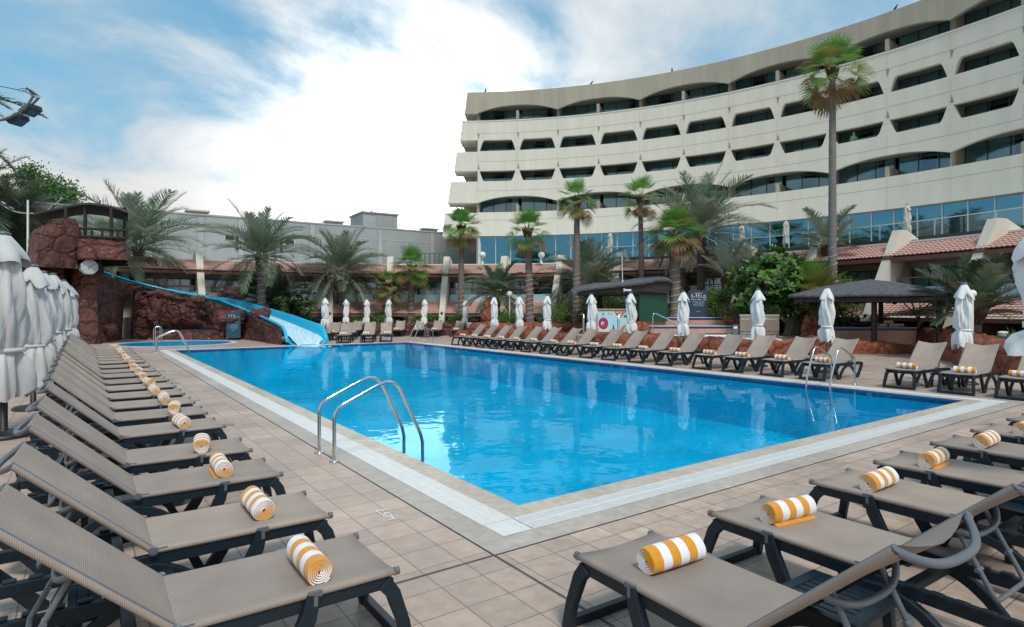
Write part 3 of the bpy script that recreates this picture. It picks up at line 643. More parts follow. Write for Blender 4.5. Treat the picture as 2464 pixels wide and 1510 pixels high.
# ------------------------------------------------------------------ pool ladders
def make_ladder():
    root = thing('pool_ladder', 'x', 'pool ladder')       # x points to the water, deck end at x = 0
    pr = [(0,0),(0,.52),(.012,.60),(.05,.665),(.12,.705),(.55,.90),(.68,.94),(.79,.925),(.87,.86),(1.14,.30),(1.19,.19),(1.215,.08),(1.22,-1.05)]
    for y in (-.29,.29):
        mb = MB(); mb.tube([(x,y,z) for x,z in pr], .0225, 12); mb.build('handrail', M['steel'], root)
        mb = MB(); mb.lathe([(.062,0),(.062,.008),(.05,.018),(.028,.022)], 20, (0,y,.001)); mb.build('flange', M['steel'], root)
    for z in (-.25,-.53,-.81): mb = MB(); mb.box((1.18,-.29,z-.012),(1.26,.29,z+.012)); mb.build('tread', M['steel'], root)
    remember(root); return root
LD = make_ladder()
for i,(x,y,rz,lb) in enumerate(((-.90,2.93,0,'steel pool ladder with twin handrails on the left pool edge, nearest the camera'),(-.86,25.1,0,'steel pool ladder on the left pool edge beside the round pool'),
     (12.29,2.86,pi,'steel pool ladder on the right pool edge near the right corner'),(12.29,25.1,pi,'steel pool ladder at the far end of the right pool edge'))):
    o = place(LD, i > 0, (x,y,0), rz, lb, 'steel pool ladders')
LD2 = thing('pool_ladder', 'small upright pair of steel handrails at the edge of the round pool', 'pool ladder', onground(372,828))
for k in (-.2,.2):
    mb = MB(); mb.tube([(k*.3,k,-.3),(k*.3,k,.8),(k*.3+.1,k,.93),(k*.3+.25,k,.9),(k*.3+.3,k,.8),(k*.3+.3,k,.0)], .022, 8); mb.build('handrail', M['steel'], LD2)
# ------------------------------------------------------------------ rock work
def nz(p, s): return mnoise.fractal(Vector(p)*s, .9, 2.1, 5)
def rough(p, amp, s=.5, ridge=0):
    d = Vector((nz(p,s), nz((p[0]+31,p[1]-7,p[2]),s), nz((p[0],p[1]+53,p[2]+9),s)))
    return Vector(p)+d*amp
def smooth_path(P, step):
    out = []
    for i in range(len(P)-1):
        a = Vector(P[i]); b = Vector(P[i+1]); n = max(1, int((b-a).length/step))
        for k in range(n): out.append(a.lerp(b, k/n))
    out.append(Vector(P[-1])); return out
def rock_block(mb, foot, z0, top, amp=.12, s=.7, step=.3, blocks=0., m=0):
    """closed footprint pulled up to top(p), all faces broken up by noise; blocks adds dressed-stone bulges"""
    P = smooth_path([tuple(p)+(0,) if len(p) == 2 else p for p in foot+[foot[0]]], step)[:-1]; n = len(P); c = sum(P, Vector())/n
    hmax = max(top(p) for p in P)-z0; k = max(2, int(hmax/step))+1; rows = []
    for i in range(k+1):
        row = []
        for p in P:
            t = top(p); z = z0+(t-z0)*i/k; e = 1-.06*(i/k)**6
            q = rough((c.x+(p.x-c.x)*e, c.y+(p.y-c.y)*e, z), amp, s)
            if blocks:
                u = (p.x+p.y)*.9+nz((p.x,p.y,z*.2),.6)*.5; v = z*2.1+.35*sin(u*2); g = min(abs(u-round(u)), .5)
                o_ = (p-c); o_.z = 0; o_.normalize(); q += o_*blocks*(min(g*6,1)**.5-.5)
            if i == 0: q.z = z0
            row.append(q)
        rows.append(row)
    for e in (.75,.4,.0):
        rows.append([rough((c.x+(p.x-c.x)*e*.94, c.y+(p.y-c.y)*e*.94, top(p)*e+top(c)*(1-e)), amp*.8, s) for p in P])
    mb.grid(rows, m, True, True)
def boulder(c, r, seed, sc=(1,1,1), rz=0, amp=.42, n=30):
    mb = MB(); rows = []; R = Matrix.Rotation(rz,3,'Z')
    for i in range(n//2+1):
        a = pi*i/(n//2); row = []
        for j in range(n):
            q = 2*pi*j/n; d = Vector((sin(a)*cos(q), sin(a)*sin(q), cos(a))); k = 1+amp*(mnoise.fractal(d*1.3+Vector((seed*3.1,seed,0)), .8, 2, 5)-.35*mnoise.ridged_multi_fractal(d*.9+Vector((seed,0,seed)), .9, 2, 4, 1, 2)+.35)
            v = R @ Vector((d.x*sc[0], d.y*sc[1], d.z*sc[2])); row.append(Vector(c)+v*r*k)
        rows.append(row)
    mb.grid(rows, 0, True, True); return mb
rk = thing('rock_slide_tower', 'maroon artificial rock tower and arched wall carrying the blue water slide', 'rock tower', at(200,33,0))
def rpart(mb, name, m='rock_maroon'):
    o = mb.build(name, M[m], rk); o.matrix_parent_inverse = Matrix.Translation(-rk.location); return o
A2 = lambda x, D: at(x, D)
mb = MB(); rock_block(mb, [A2(168,32.3),A2(202,31.9),A2(236,32.0),A2(250,35.5),A2(170,36)], 0, lambda p: 4.6, .2, .6, .28); rpart(mb, 'pillar')
mb = MB(); rock_block(mb, [A2(100,35),A2(170,34.6),A2(172,38),A2(96,38)], 0, lambda p: 4.5, .25, .6, .35); rpart(mb, 'rear_pillar')
def wing_top(p):
    v = p-CAM; D = v.dot(FW); x = CX+F*v.dot(RT)/D
    return 5.55+.95*max(0,min(1,(x-62)/95))**.7
mb = MB()
ft = [A2(62,30.6),A2(80,29.6),A2(110,29.6),A2(150,30.4),A2(191,31.0),A2(196,36),A2(120,37),A2(75,35)]
rock_block(mb, ft, 3.95, wing_top, .2, .5, .28); rpart(mb, 'platform_wing')
mb = MB(); rock_block(mb, [A2(189,30.9),A2(250,31.0),A2(307,31.3),A2(309,36),A2(190,36)], 4.42, lambda p: 5.55, .13, .6, .28); rpart(mb, 'platform')
mb = MB(); rock_block(mb, [A2(80,31.0),A2(150,31.6),A2(168,33),A2(165,36),A2(85,35)], 2.9, lambda p: 4.3, .3, .5, .3); rpart(mb, 'overhang')
# wall with the arch
near_rim = [(236,650,37.3),(300,672,38.2),(345,684,38.8),(401,698,39.2),(460,710,39.3),(523,722,39.0),(576,741,37.5),(630,762,34.4),(680,786,31.6)]
base = [(232,32.6),(262,33.8),(292,36.6),(330,38.0),(366,38.6),(450,39.0),(539,38.6),(580,37.4),(630,34.2),(676,31.4)]
def interp(tab, x, k):
    for a, b in zip(tab, tab[1:]):
        if x <= b[0]: t = max(0,(x-a[0])/(b[0]-a[0])); return a[k]+(b[k]-a[k])*t
    return tab[-1][k]
mb = MB(); xs = [232+444*i/150 for i in range(151)]; K = 26
def arch(x):
    q = (x-309)/14.5
    return None if abs(q) > 1 else 2.75*(1-abs(q)**3.2)**.5+.02
front = []; back = []
for x in xs:
    D = interp(base,x,1); top = HC+(HY-interp(near_rim,x,1)-7)/F*(D+.3); lo = arch(x) or 0.
    fr = []; bk = []
    for i in range(K+1):
        z = lo+(top-lo)*i/K; p = at(x, D); lean = .12*z+(1.0*max(0,min(1,(x-300)/60))*max(0,min(1,(600-x)/60))*(max(0,z-1.9)/2)**1.5)
        q = rough((p.x,p.y,z), .42 if 330 < x < 640 else .22, .42); q = rough(q, .12, 1.6); q -= FW*(.0-lean*.1)
        ug = x/13.; g = abs(ug-round(ug)); q += FW*(.09*max(0,1-g*9)) if 250 < x < 640 else FW*0
        q.z = z+ (q.z-z)*.3 if 0 < i < K else z
        fr.append(q); b = at(x, D+1.3-1.05*max(0,min(1,(x-520)/110))); bk.append(Vector((b.x,b.y,z)))
    front.append(fr); back.append(bk)
mb.grid(front); mb.grid(back); mb.grid([[f[-1] for f in front],[b[-1] for b in back]])
ar = [i for i, x in enumerate(xs) if arch(x)]
mb.grid([[front[i][0] for i in range(ar[0]-1,ar[-1]+2)],[back[i][0] for i in range(ar[0]-1,ar[-1]+2)]])
mb.grid([front[0],back[0]]); mb.grid([front[-1],back[-1]])
rpart(mb, 'wall', 'rock_maroon')
for i,(x,y,D,r,sc,rz) in enumerate(((425,716,37.6,.55,(1.1,.8,.55),.4),(475,728,37.4,.72,(1.25,.8,.55),-.35),(548,772,36.8,.82,(1.2,.8,.62),-.3),(583,757,37.2,.62,(1.9,.8,.45),.25),(628,757,35.0,.48,(1.1,.9,.8),.2),(372,745,37.4,.55,(.7,.8,2.0),0),(380,709,37.5,.5,(1.6,.8,.5),.2),(262,790,33.5,.45,(.9,.8,.8),.2),(340,806,36.5,.4,(1,1,.7),0))):
    rpart(boulder(pt(x,y,D), r, i+2, sc, rz-psi), 'boulder')
mb = MB(); lg = [at(368,36.4),at(450,36.6),at(538,36.4),at(540,38.3),at(366,38.3)]; rock_block(mb, lg, 0, lambda p: .52, .12, 1.1, .22); rpart(mb, 'water_trough')
mb = MB(); c_ = [at(384,37.0,.56),at(528,37.0,.56),at(528,37.7,.56),at(384,37.7,.56)]; mb.add(c_, [(0,1,2,3)]); rpart(mb, 'trough_water', 'slide_blue')
for x,y,D,r,s in ((500,712,42.,.7,(2.2,1.3,.42)),(560,710,41.6,.62,(1.5,1.2,.72))):
    tag(boulder(pt(x,y,D), r, 3+x, s, -.3, .4, 26).build('boulder', M['rock_pale']), 'pale pinkish boulder %s behind the top of the blue slide' % ('long and flat' if x == 500 else 'blunt ended'), 'boulder')
# shelter on the platform
sh = thing('platform_shelter', 'dark timber shelter with curved roof and railings on top of the rock tower', 'shelter', at(250,33,5.5))
def spart(mb, name, m='wood_dark', par=None, bevel=0):
    o = mb.build(name, M[m], par or sh, bevel); o.matrix_parent_inverse = Matrix.Translation(-(par or sh).location); return o
for x, D, yt in ((159,31.2,500),(205,31.4,497),(268,31.3,497),(300,32.3,500)):
    mb = MB(); a = at(x,D,5.4); mb.tube([a, at(x,D,hz(yt,D))], .085, 10); spart(mb, 'post')
for yy, r in ((555,.065),(574,.065)):
    mb = MB(); mb.tube([at(192,31.1,hz(yy-5,31.1)), at(307,31.3,hz(yy,31.3))], r, 8); spart(mb, 'rail')
mb = MB(); mb.tube([at(305,31.4,6.1), at(306,35.6,6.1)], .08, 8); spart(mb, 'rail')
for x in (221,246,283,306): mb = MB(); mb.tube([at(x,31.2,5.5), at(x,31.2,hz(556,31.2))], .06, 8); spart(mb, 'baluster')
rows = []
top_c = [(81,512,33),(110,505,32.3),(150,497,31.6),(190,489,31.2),(215,487,31.2),(250,491,31.2),(285,499,31.3),(308,507,31.4)]
for d in (0,.08,3.2,3.3):
    rows.append([at(x, D+d*(1 if x > 90 else .4), hz(y,D)-(.0 if d in (.08,3.2) else .12)) for x,y,D in top_c])
rows.append([at(x, D+1.6, hz(y,D)-.14) for x,y,D in top_c]); rows.append(rows[0])
mb = MB(); mb.grid(rows, 0, False); spart(mb, 'roof')
# the slide
rim = [Vector(pt(*p)) for p in near_rim]; mb = MB(); rows = []; prow = []
m_ = len(rim); path = []
for i in range(m_-1):
    for k in range(5): path.append((i+k/5))
path += [m_-1.0]
def cr(P, t):
    i = min(int(t), len(P)-2); f = t-i; p0 = P[max(i-1,0)]; p1 = P[i]; p2 = P[i+1]; p3 = P[min(i+2,len(P)-1)]
    return .5*((2*p1)+(p2-p0)*f+(2*p0-5*p1+4*p2-p3)*f*f+(3*p1-p0-3*p2+p3)*f**3)
wprof = [(-1.06,-.06),(-1.06,.02),(-1.0,.04),(-.97,0),(-.93,-.3),(-.82,-.62),(-.6,-.86),(-.3,-.97),(0,-1.),(.3,-.97),(.6,-.86),(.82,-.62),(.93,-.3),(.97,0),(1.,.04),(1.06,.02),(1.06,-.06)]
sl = []
for t in path:
    p = cr(rim, t); q = cr(rim, min(t+.12, m_-1)); q0 = cr(rim, max(t-.12,0)); d = (q-q0); d.z = 0; d.normalize(); side = Vector((d.y,-d.x,0))
    if side.dot(FW) < 0: side = -side
    u = t/(m_-1); wd = .62+.42*u**3; h = .5+.34*u**3
    c_ = p+side*wd; sl.append((p, d, side, wd, h, c_))
    rows.append([c_+side*(a*wd)+Vector((0,0,b*h)) for a,b in wprof])
    prow.append([c_+side*(a*wd*.95)+Vector((0,0,b*h+.06)) for a,b in wprof[5:12]])
p, d, side, wd, h, c_ = sl[-1]      # flared mouth dropping to the water
for e, drop, hh in ((.35,.06,.82),(.62,.14,.55),(.85,.24,.30)):
    rows.append([c_+d*e+side*(a*wd)+Vector((0,0,-drop-(h*(1-hh)*0)+b*h*(1 if b < -.9 else 1)*1.0-(max(0,b+.97)*(1-hh)*h))) for a,b in wprof])
    prow.append([c_+d*e+side*(a*wd*.95)+Vector((0,0,-drop+b*h+.06)) for a,b in wprof[5:12]])
mb.grid(rows)
sld = mb.build('water_slide', M['slide_blue'], recalc=False); tag(sld, 'bright blue water slide curving down from the rock tower into the pool', 'water slide')
so_ = sld.modifiers.new('thickness','SOLIDIFY'); so_.thickness = .03; so_.offset = -1
mb = MB(); lip = rows[-1]; low = min(v.z for v in lip)
mb.hexa([Vector((v.x,v.y,.02)) for v in (lip[1],lip[15],lip[15]-d*.9,lip[1]-d*.9)]+[Vector((v.x,v.y,low-.01)) for v in (lip[1],lip[15],lip[15]-d*.9,lip[1]-d*.9)]); mb.build('slide_foot', M['slide_blue'], sld)
mb = MB(); mb.grid(prow[-19:]); q = prow[-1]; mid = q[1:6]
mb.grid([mid,[v+d*.10+Vector((0,0,-.10)) for v in mid],[v+d*.2+Vector((0,0,-.28)) for v in mid],[Vector((v.x,v.y,-.03))+d*.28 for v in mid]])
tag(mb.build('slide_water_foam', M['foam'], recalc=False), kind='stuff')
mb = MB(); rnd = random.Random(4); cc = c_+d*1.35
for k in range(60):
    a = rnd.uniform(0,6.28); r = abs(rnd.gauss(0,.8)); s = rnd.uniform(.05,.22)*max(.3,1-r/2.2); mb.sphere((cc.x+r*cos(a), cc.y+r*sin(a)-.2, -.035), s, 8, 0, (1.5,1.,.22))
tag(mb.build('splash_foam', M['foam']), kind='stuff')
# clock on the pillar
ck = thing('wall_clock', 'white octagonal clock on the maroon rock pillar', 'clock', pt(215,643,31.3)); ck.rotation_euler = (0,0,-psi+rad(46))
oc = [(.40*cos(pi/8+k*pi/4), .40*sin(pi/8+k*pi/4)) for k in range(8)]
mb = MB(); mb.add([(x,-.08,z) for x,z in oc]+[(x,.5,z) for x,z in oc]+[(x*.9,-.11,z*.9) for x,z in oc], [(i,(i+1)%8,8+(i+1)%8,8+i) for i in range(8)]+[(i,(i+1)%8,16+(i+1)%8,16+i) for i in range(8)]); mb.build('clock_case', M['clock_white'], ck)
mb = MB(); mb.add([(.375*cos(2*pi*k/40),-.10,.375*sin(2*pi*k/40)) for k in range(40)], [tuple(range(40))]); mb.build('clock_face', M['clock_face'], ck)
for k in range(1,13):
    a = pi/2-k*pi/6; lettering(str(k), .085, M['ink'], basis((.285*cos(a),-.104,.285*sin(a)),(1,0,0),(0,0,1)), ck, 'numeral')
for a, l in ((rad(38),.29),(rad(240),.19)):
    mb = MB(); mb.strap([(-.05*cos(a),-.108,-.05*sin(a)),(l*cos(a),-.108,l*sin(a))], .006, .018, (0,1,0)); mb.build('clock_hand', M['ink'], ck)
# ------------------------------------------------------------------ printed boards
def rules_board(xd0, xd1, ytop, ybot, D, m, label, clock):
    c_ = pt((xd0+xd1)/2, ybot, D); wd = (xd1-xd0)/F*D; h = (ybot-ytop)/F*D; r = random.Random(int(xd0))
    t = thing('rules_board', label, 'sign', c_, -psi)
    mb = MB(); mb.box((-wd/2,-.03,0),(wd/2,.03,h)); mb.build('panel', M[m], t, .008)
    mb = MB(); Y = -.034
    def q(x0,z0,x1,z1): mb.add([(x0*wd,Y,z0*h),(x1*wd,Y,z0*h),(x1*wd,Y,z1*h),(x0*wd,Y,z1*h)], [(0,1,2,3)])
    def disc(x,z,ro,ri=0,n=20):
        v = [(x*wd+ro*wd*cos(2*pi*k/n),Y,z*h+ro*wd*sin(2*pi*k/n)) for k in range(n)]
        if ri: v += [(x*wd+ri*wd*cos(2*pi*k/n),Y,z*h+ri*wd*sin(2*pi*k/n)) for k in range(n)]; mb.add(v, [(k,(k+1)%n,n+(k+1)%n,n+k) for k in range(n)])
        else: mb.add(v, [tuple(range(n))])
    def man(x,z): disc(x,z+.075,.022); q(x-.03,z+.0,x+.03,z+.06); q(x-.025,z-.055,x-.006,z); q(x+.006,z-.055,x+.025,z)
    if clock:
        q(-.2,.895,.22,.91)
        for x in (-.32,-.10,.02): man(x,.79)
        q(-.27,.75,-.17,.765); q(-.27,.775,-.2,.785); q(.12,.80,.15,.85); q(.1,.74,.16,.78)
        disc(.30,.80,.065,.048); q(.29,.80,.31,.83); q(.3,.795,.335,.805); q(.18,.745,.43,.757); q(.22,.727,.4,.737)
        for k in range(10): x = -.36+k*.078; q(x,.655,x+.03+.02*(k%3),.70-.012*(k%4))
        z1 = .62
    else:
        for x in (-.3,-.12,.06): man(x,.84)
        disc(-.25,.74,.075,.055); disc(-.06,.74,.075,.055); disc(.30,.80,.09,.07); q(.24,.71,.3,.74)
        for k in range(9): x = -.34+k*.075; q(x,.62,x+.03+.02*(k%3),.655-.01*(k%3))
        z1 = .55
    mb.build('pictograms', M['sign_ink'], t, recalc=False)
    mb = MB()
    for k in range(9):
        z = z1-k*.022; q(-.02-r.uniform(.12,.36),z-.012,-.02,z); q(.01,z-.012,.01+r.uniform(.2,.36),z)
    mb.build('printed_text', M['sign_text'], t, recalc=False); mb = MB(); q(-.1,.30 if not clock else .235,.1,.31 if not clock else .245); mb.build('printed_line', M['sign_ink'], t, recalc=False)
rules_board(545,579,752,814,36.3,'sign_teal','teal pool rules board leaning against the maroon rock by the slide',False)
rules_board(1656.5,1704,699.5,766,33.4,'sign_navy','navy pool rules board with a clock symbol above the tiled spa wall',True)
# ------------------------------------------------------------------ raised spa terrace on the right
plat = [(18.4,27.5),(18.6,20),(18.6,13),(18.9,9.3),(22.5,9.6),(33,13),(33,30),(22,33)]
mb = MB(); mb.prism(plat, 0.002, .46); tag(mb.build('terrace_floor', M['coping_stone']), kind='structure')
def rock_wall(name, pts, w, h, label, m, blocks=.10, group=None, amp=.12, step=.2):
    P = smooth_path([Vector((p[0],p[1],0)) for p in pts], step); L_ = []; R_ = []
    for i, p in enumerate(P):
        t = (P[min(i+1,len(P)-1)]-P[max(i-1,0)]).normalized(); s = Vector((-t.y,t.x,0)); L_.append(p+s*w/2); R_.append(p-s*w/2)
    mb = MB(); rows = []; acc = 0; cell = 0; edge = 0; rnd = random.Random(len(pts)+int(pts[0][0]*7)); nxt = rnd.uniform(.5,.9); bul = rnd.uniform(.3,1)
    for i, (a, b) in enumerate(zip(L_, R_)):
        if i: acc += (P[i]-P[i-1]).length
        if acc > edge+nxt: edge += nxt; nxt = rnd.uniform(.5,1.0); bul = rnd.uniform(.3,1)
        g = min(acc-edge, edge+nxt-acc)/nxt*2; bulge = blocks*bul*(min(1,g*2.5)**.5); hh = (h(i/len(P)) if callable(h) else h)*(.86+.14*min(1,g*4)+.05*bul)
        c_ = (a+b)/2; s = (a-b).normalized(); row = []
        for k in range(17):
            q = pi*k/16; x = cos(q); z = sin(q); ex = abs(x)**.45*(1 if x > 0 else -1); ez = z**.5
            v = c_+s*(ex*(w/2+bulge))+Vector((0,0,ez*hh)); v = rough(v, amp, .9); v = rough(v, amp*.4, 3.)
            if k in (0,16): v.z = -.02
            row.append(v)
        rows.append(row)
    mb.grid(rows); mb.add(rows[0], [tuple(range(17))]); mb.add(rows[-1], [tuple(range(16,-1,-1))])
    return tag(mb.build(name, M[m]), label, 'rock wall', group)
rock_wall('rock_wall', [(18.2,28),(18.1,24),(18.15,20.2)], .7, .56, 'low red rock wall edging the spa terrace, beyond the steps', 'rock_red')
rock_wall('rock_wall', [(18.15,18.2),(18.3,14),(18.4,11),(18.7,9.1),(20.5,8.6),(22.6,8.9)], .8, .62, 'low red rock wall edging the spa, between the steps and the gazebo', 'rock_red', .14)
p0 = onground(2296,858); p1 = onground(2392,893); p2 = onground(2470,909)
rock_wall('rock_wall', [(p0.x+.5,p0.y+.4),(p0.x,p0.y),((p0.x+p1.x)/2,(p0.y+p1.y)/2),(p1.x+.2,p1.y+.2),(p2.x+.3,p2.y),(p2.x-.5,p2.y-4)], 1.1, lambda t: 1.08-.2*t, 'glossy red rock planter wall behind the rightmost loungers', 'rock_red', .12, None, .12)
g0 = at(2003,26.0); g1 = at(2206,26.6)
rock_wall('rock_wall', [at(1996,26.2),at(2060,25.6),at(2130,25.4),at(2205,25.9)], .7, lambda t: .62-.28*t, 'dark red rocks at the foot of the tiled towel counter', 'rock_red', .16)
rock_wall('rock_wall', [at(2210,28.0),at(2250,26.6),at(2300,25.6)], .7, 1.0, 'dark rock wall between the towel counter and the litter bin', 'rock_maroon', .14)
rock_wall('rock_wall', [at(1135,43.2),at(1080,42.6),at(960,42.4),at(860,42.0),at(760,41.4)], .8, .86, 'long low maroon planter wall behind the far loungers', 'rock_maroon', .12)
rock_wall('rock_wall', [at(1140,38.5),at(1175,37.6),at(1240,37.0),at(1330,36.5),at(1420,36.2)], .8, 1.02, 'red rock planter wall under the fan palms left of the bar hut', 'rock_red', .14)
for i,(x,y,D,r,s) in enumerate(((1118,812,40.2,.6,(1.3,1,.75)),(1158,806,39,.55,(1.2,.9,.9)),(1180,765,38.6,.62,(1.0,.9,1.7)))):
    tag(boulder(pt(x,y,D), r, 40+i, s, .3*i).build('boulder', M['rock_red']), ('rounded red boulder at the left end of the right lounger row','red boulder beside the grey bollard light','tall stacked red rock left of the globe lamp post')[i], 'boulder')
tag(boulder(at(1950,27.6,.85), .5, 77, (.9,.8,1.5), .4).build('boulder', M['rock_red']), 'tall red boulder left of the gazebo\'s first post', 'boulder')
tag(boulder(at(1776,33.,1.3), .75, 79, (1.3,.9,.62), .2).build('boulder', M['rock_red']), 'red boulder at the right end of the tiled spa wall', 'boulder')
st = thing('stone_steps', 'three tiled steps up to the spa terrace behind the right loungers', 'steps', (18.0,19.2,0))
for k in range(3): mb = MB(); mb.box((-.5+.28*k,-.95,.001),(.62,.95,.15*(k+1))); mb.build('step', M['steps_tile'], st)
mb = MB(); k3 = [at(1585,27.6),at(1790,24.9),at(1880,26.),at(1840,30.6),at(1570,31.2)]; mb.add([(p.x,p.y,.475) for p in k3], [tuple(range(5))]); tag(mb.build('spa_water', M['foam'], recalc=False), kind='structure')
mb = MB()
for i in range(5):
    a = k3[i]; b = k3[(i+1)%5]; mb.tube([(a.x,a.y,.48),(b.x,b.y,.48)], .09, 6)
tag(mb.build('spa_coping', M['white_stone']), kind='structure')
def tiled_wall(x0, x1, D, z0, z1, th, label, bands):
    a = at(x0, D); wd = (x1-x0)/F*D; t = thing('tiled_wall', label, 'wall', (a.x,a.y,0), -psi)
    z = z1-.03
    mb = MB(); mb.box((0,.02,z0),(wd,th,z)); mb.build('panel', M['pink_tile'], t)
    mb = MB(); mb.box((-.02,0,z),(wd+.02,th+.02,z1)); mb.build('coping', M['white_stone'], t)
    for b0, b1 in bands: mb = MB(); mb.box((-.004,.008,b0),(wd+.004,.03,b1)); mb.build('tile_band', M['blue_tile'], t)
    return t
tiled_wall(1547,1784,33.2,.4,1.42,.5,'upper pink tiled spa wall with a blue tile band, below the navy board',[(1.27,1.385)])
tiled_wall(1566,1778,32.0,.4,.98,.7,'lower pink tiled spa step with two blue bands, in front of the taller one',[(.84,.945),(.47,.58)])
tiled_wall(1416,1546,33.2,.4,.66,.6,'low pool edge with a blue tile band below the mural counter',[(.5,.62)])
hr = thing('handrail', 'slanting steel handrail into the spa pool', 'handrail', at(1571,30.5,.46))
mb = MB(); a = Vector((0,0,0)); e = at(1651,30.3,.5)-at(1571,30.5,.46); mb.tube([(0,0,0),(0,0,1.05),(.05,0,1.16),(.14,-.02,1.2),(.24,-.04,1.17),(e.x,e.y,.48)], .024, 10); mb.build('rail', M['steel'], hr)
for x,lb in ((1405,'steel handrail post left of the mural counter'),(1489.5,'steel handrail post in front of the mural')):
    t = thing('handrail', lb, 'handrail', at(x,31.5,.45)); mb = MB(); mb.tube([(0,0,0),(0,0,1.15),(.1,.14,1.2),(.25,.35,.9),(.25,.35,0)], .024, 8); mb.build('rail', M['steel'], t)
# tan board
bw = thing('printed_board', 'tan printed board with white wording beside the spa pool', 'sign', at(1828,29.5,.46), -psi); W_ = 94/F*29.5
mb = MB(); mb.box((-W_/2,0,.32),(W_/2,.06,1.10)); mb.build('panel', M['board_brown'], bw)
mb = MB(); mb.box((-W_/2-.02,-.01,1.10),(W_/2+.02,.08,1.14)); mb.build('top_trim', M['plaster_cream'], bw)
for k in range(2): mb = MB(); mb.box((-W_/2,.01,.02+.15*k),(W_/2,.05,.15+.15*k)); mb.build('slat', M['board_brown'], bw)
lettering('Barceló', .13, M['white_paint'], basis((-W_*.36,-.006,.93),(1,0,0),(0,0,1)), bw)
lettering('#TravelMakesUs', .15, M['white_paint'], basis((W_*.17,-.006,.92),(1,0,0),(0,0,1)), bw)
lettering('occidentalhotels.com', .075, M['ink'], basis((0,-.006,.55),(1,0,0),(0,0,1)), bw)
bl = thing('notice_post', 'small grey notice post at the spa edge', 'sign', at(1769,28.2,.46), -psi)
mb = MB(); mb.box((-.11,-.05,0),(.11,.05,.68)); mb.build('post', M['grey_tube'], bl); mb = MB(); mb.box((-.085,-.056,.5),(.085,-.05,.6)); mb.build('notice', M['white_paint'], bl)
# ------------------------------------------------------------------ bar hut with mural
HD = 34.2; a = at(1431,HD)
hut = thing('bar_hut', 'thatched poolside bar hut with a slanting roof, green side panel and beach mural counter', 'bar hut', (a.x,a.y,0), -psi)
X = lambda x: (x-1431)/F*HD
Z = lambda y: hz(y,HD)
prof = [(1374,702),(1392,692),(1430,686),(1480,682),(1530,675),(1565,669),(1590,667.5),(1599,674)]
mb = MB(); rows = []
for d, dzz in ((-1.6,-.30),(-1.68,-.2),(-1.55,-.10),(.2,.10),(2.0,.0),(2.2,-.25)):
    rows.append([(X(x)+.05*sin(7*i+d), d, Z(y)+dzz*(1 if d < -1.4 or d > 1.9 else 1)+.02*sin(i*3.1+d*5)) for i,(x,y) in enumerate(prof)])
rows.append([(X(x), .2, Z(y)-.28) for x,y in prof]); rows.append(rows[0])
mb.grid(rows); 
for c_ in (0,len(prof)-1): mb.add([r[c_] for r in rows[:-1]], [tuple(range(7))])
mb.build('roof', M['thatch'], hut)
mb = MB(); fp = [(1384,694),(1392,692),(1430,686),(1480,682),(1530,675),(1565,669),(1594,668)]; bl_ = [714,713,709,705,703,706,709]
tp = [(X(x),Z(y)-.24) for x,y in fp]; bt = [(X(x),Z(y)) for (x,_),y in zip(fp,bl_)]; ol = tp+bt[::-1]; n_o = len(ol)
mb.add([(x,-1.47,z) for x,z in ol]+[(x,-1.38,z) for x,z in ol], [(i,i+1,n_o-2-i,n_o-1-i) for i in range(6)]+[(n_o+n_o-1-i,n_o+n_o-2-i,n_o+i+1,n_o+i) for i in range(6)]+[(i,(i+1)%n_o,n_o+(i+1)%n_o,n_o+i) for i in range(n_o)]); mb.build('fascia', M['wood_dark'], hut)
mb = MB(); mb.box((X(1398),-1.3,Z(712)),(X(1590),1.9,Z(706))); mb.build('roof_beam', M['wood_dark'], hut)
mb = MB(); mb.box((X(1447),1.4,.46),(X(1458),1.65,Z(702))); mb.build('post', M['wood_dark'], hut)
mb = MB(); mb.box((X(1501),-1.2,.46),(X(1511),-.96,Z(703))); mb.build('post', M['white_paint'], hut)
mb = MB(); mb.box((X(1527),-1.25,1.2),(X(1592),-1.15,Z(704))); mb.box((X(1586),-1.15,1.2),(X(1592),1.7,Z(704))); mb.build('side_panel', M['green_panel'], hut)
mb = MB(); mb.box((X(1425),-1.1,.46),(X(1514),.0,Z(747))); mb.build('counter', M['steps_tile'], hut)
mb = MB(); mb.box((X(1423),-1.2,Z(747)),(X(1516),.1,Z(743.5))); mb.build('counter_top', M['pink_tile'], hut)
mats = []
for n_,c_ in (('sky',(.42,.72,.80)),('magenta',(.42,.02,.09)),('cream',(.8,.72,.6)),('coral',(.75,.14,.10)),('purple',(.09,.03,.30)),('mint',(.22,.62,.45)),('navy',(.02,.05,.28)),('orange',(.72,.15,.05)),('yellow',(.85,.68,.25)),('pale',(.75,.78,.8))): mats.append(mat('mural_'+n_, c_, rough=.5))
mb = MB(); Yb = -1.16
def MX(u): return X(1431)+(X(1509)-X(1431))*u
def MZ(v): return Z(797)+(Z(749)-Z(797))*v
mb.box((MX(0),Yb,MZ(0)),(MX(1),Yb+.05,MZ(1)))
ml = [Yb]
def poly(p, m): ml[0] -= .002; mb.add([(MX(u),ml[0],MZ(v)) for u,v in p], [tuple(range(len(p)))], m)
def el(u, v, ru, rv, m, a0=0, a1=2*pi): poly([(u+ru*cos(a0+(a1-a0)*k/24), v+rv*sin(a0+(a1-a0)*k/24)) for k in range(25)], m)
el(.17,.40,.145,.29,6); el(.16,.40,.14,.28,1); el(.15,.40,.05,.09,2); el(.16,.38,.025,.05,4)
el(.165,.86,.028,.07,1); el(.165,.86,.012,.03,2)
el(.60,.99,.075,.19,1,pi,2*pi); el(.60,.99,.04,.1,9,pi,2*pi); el(.60,.99,.02,.05,1,pi,2*pi)
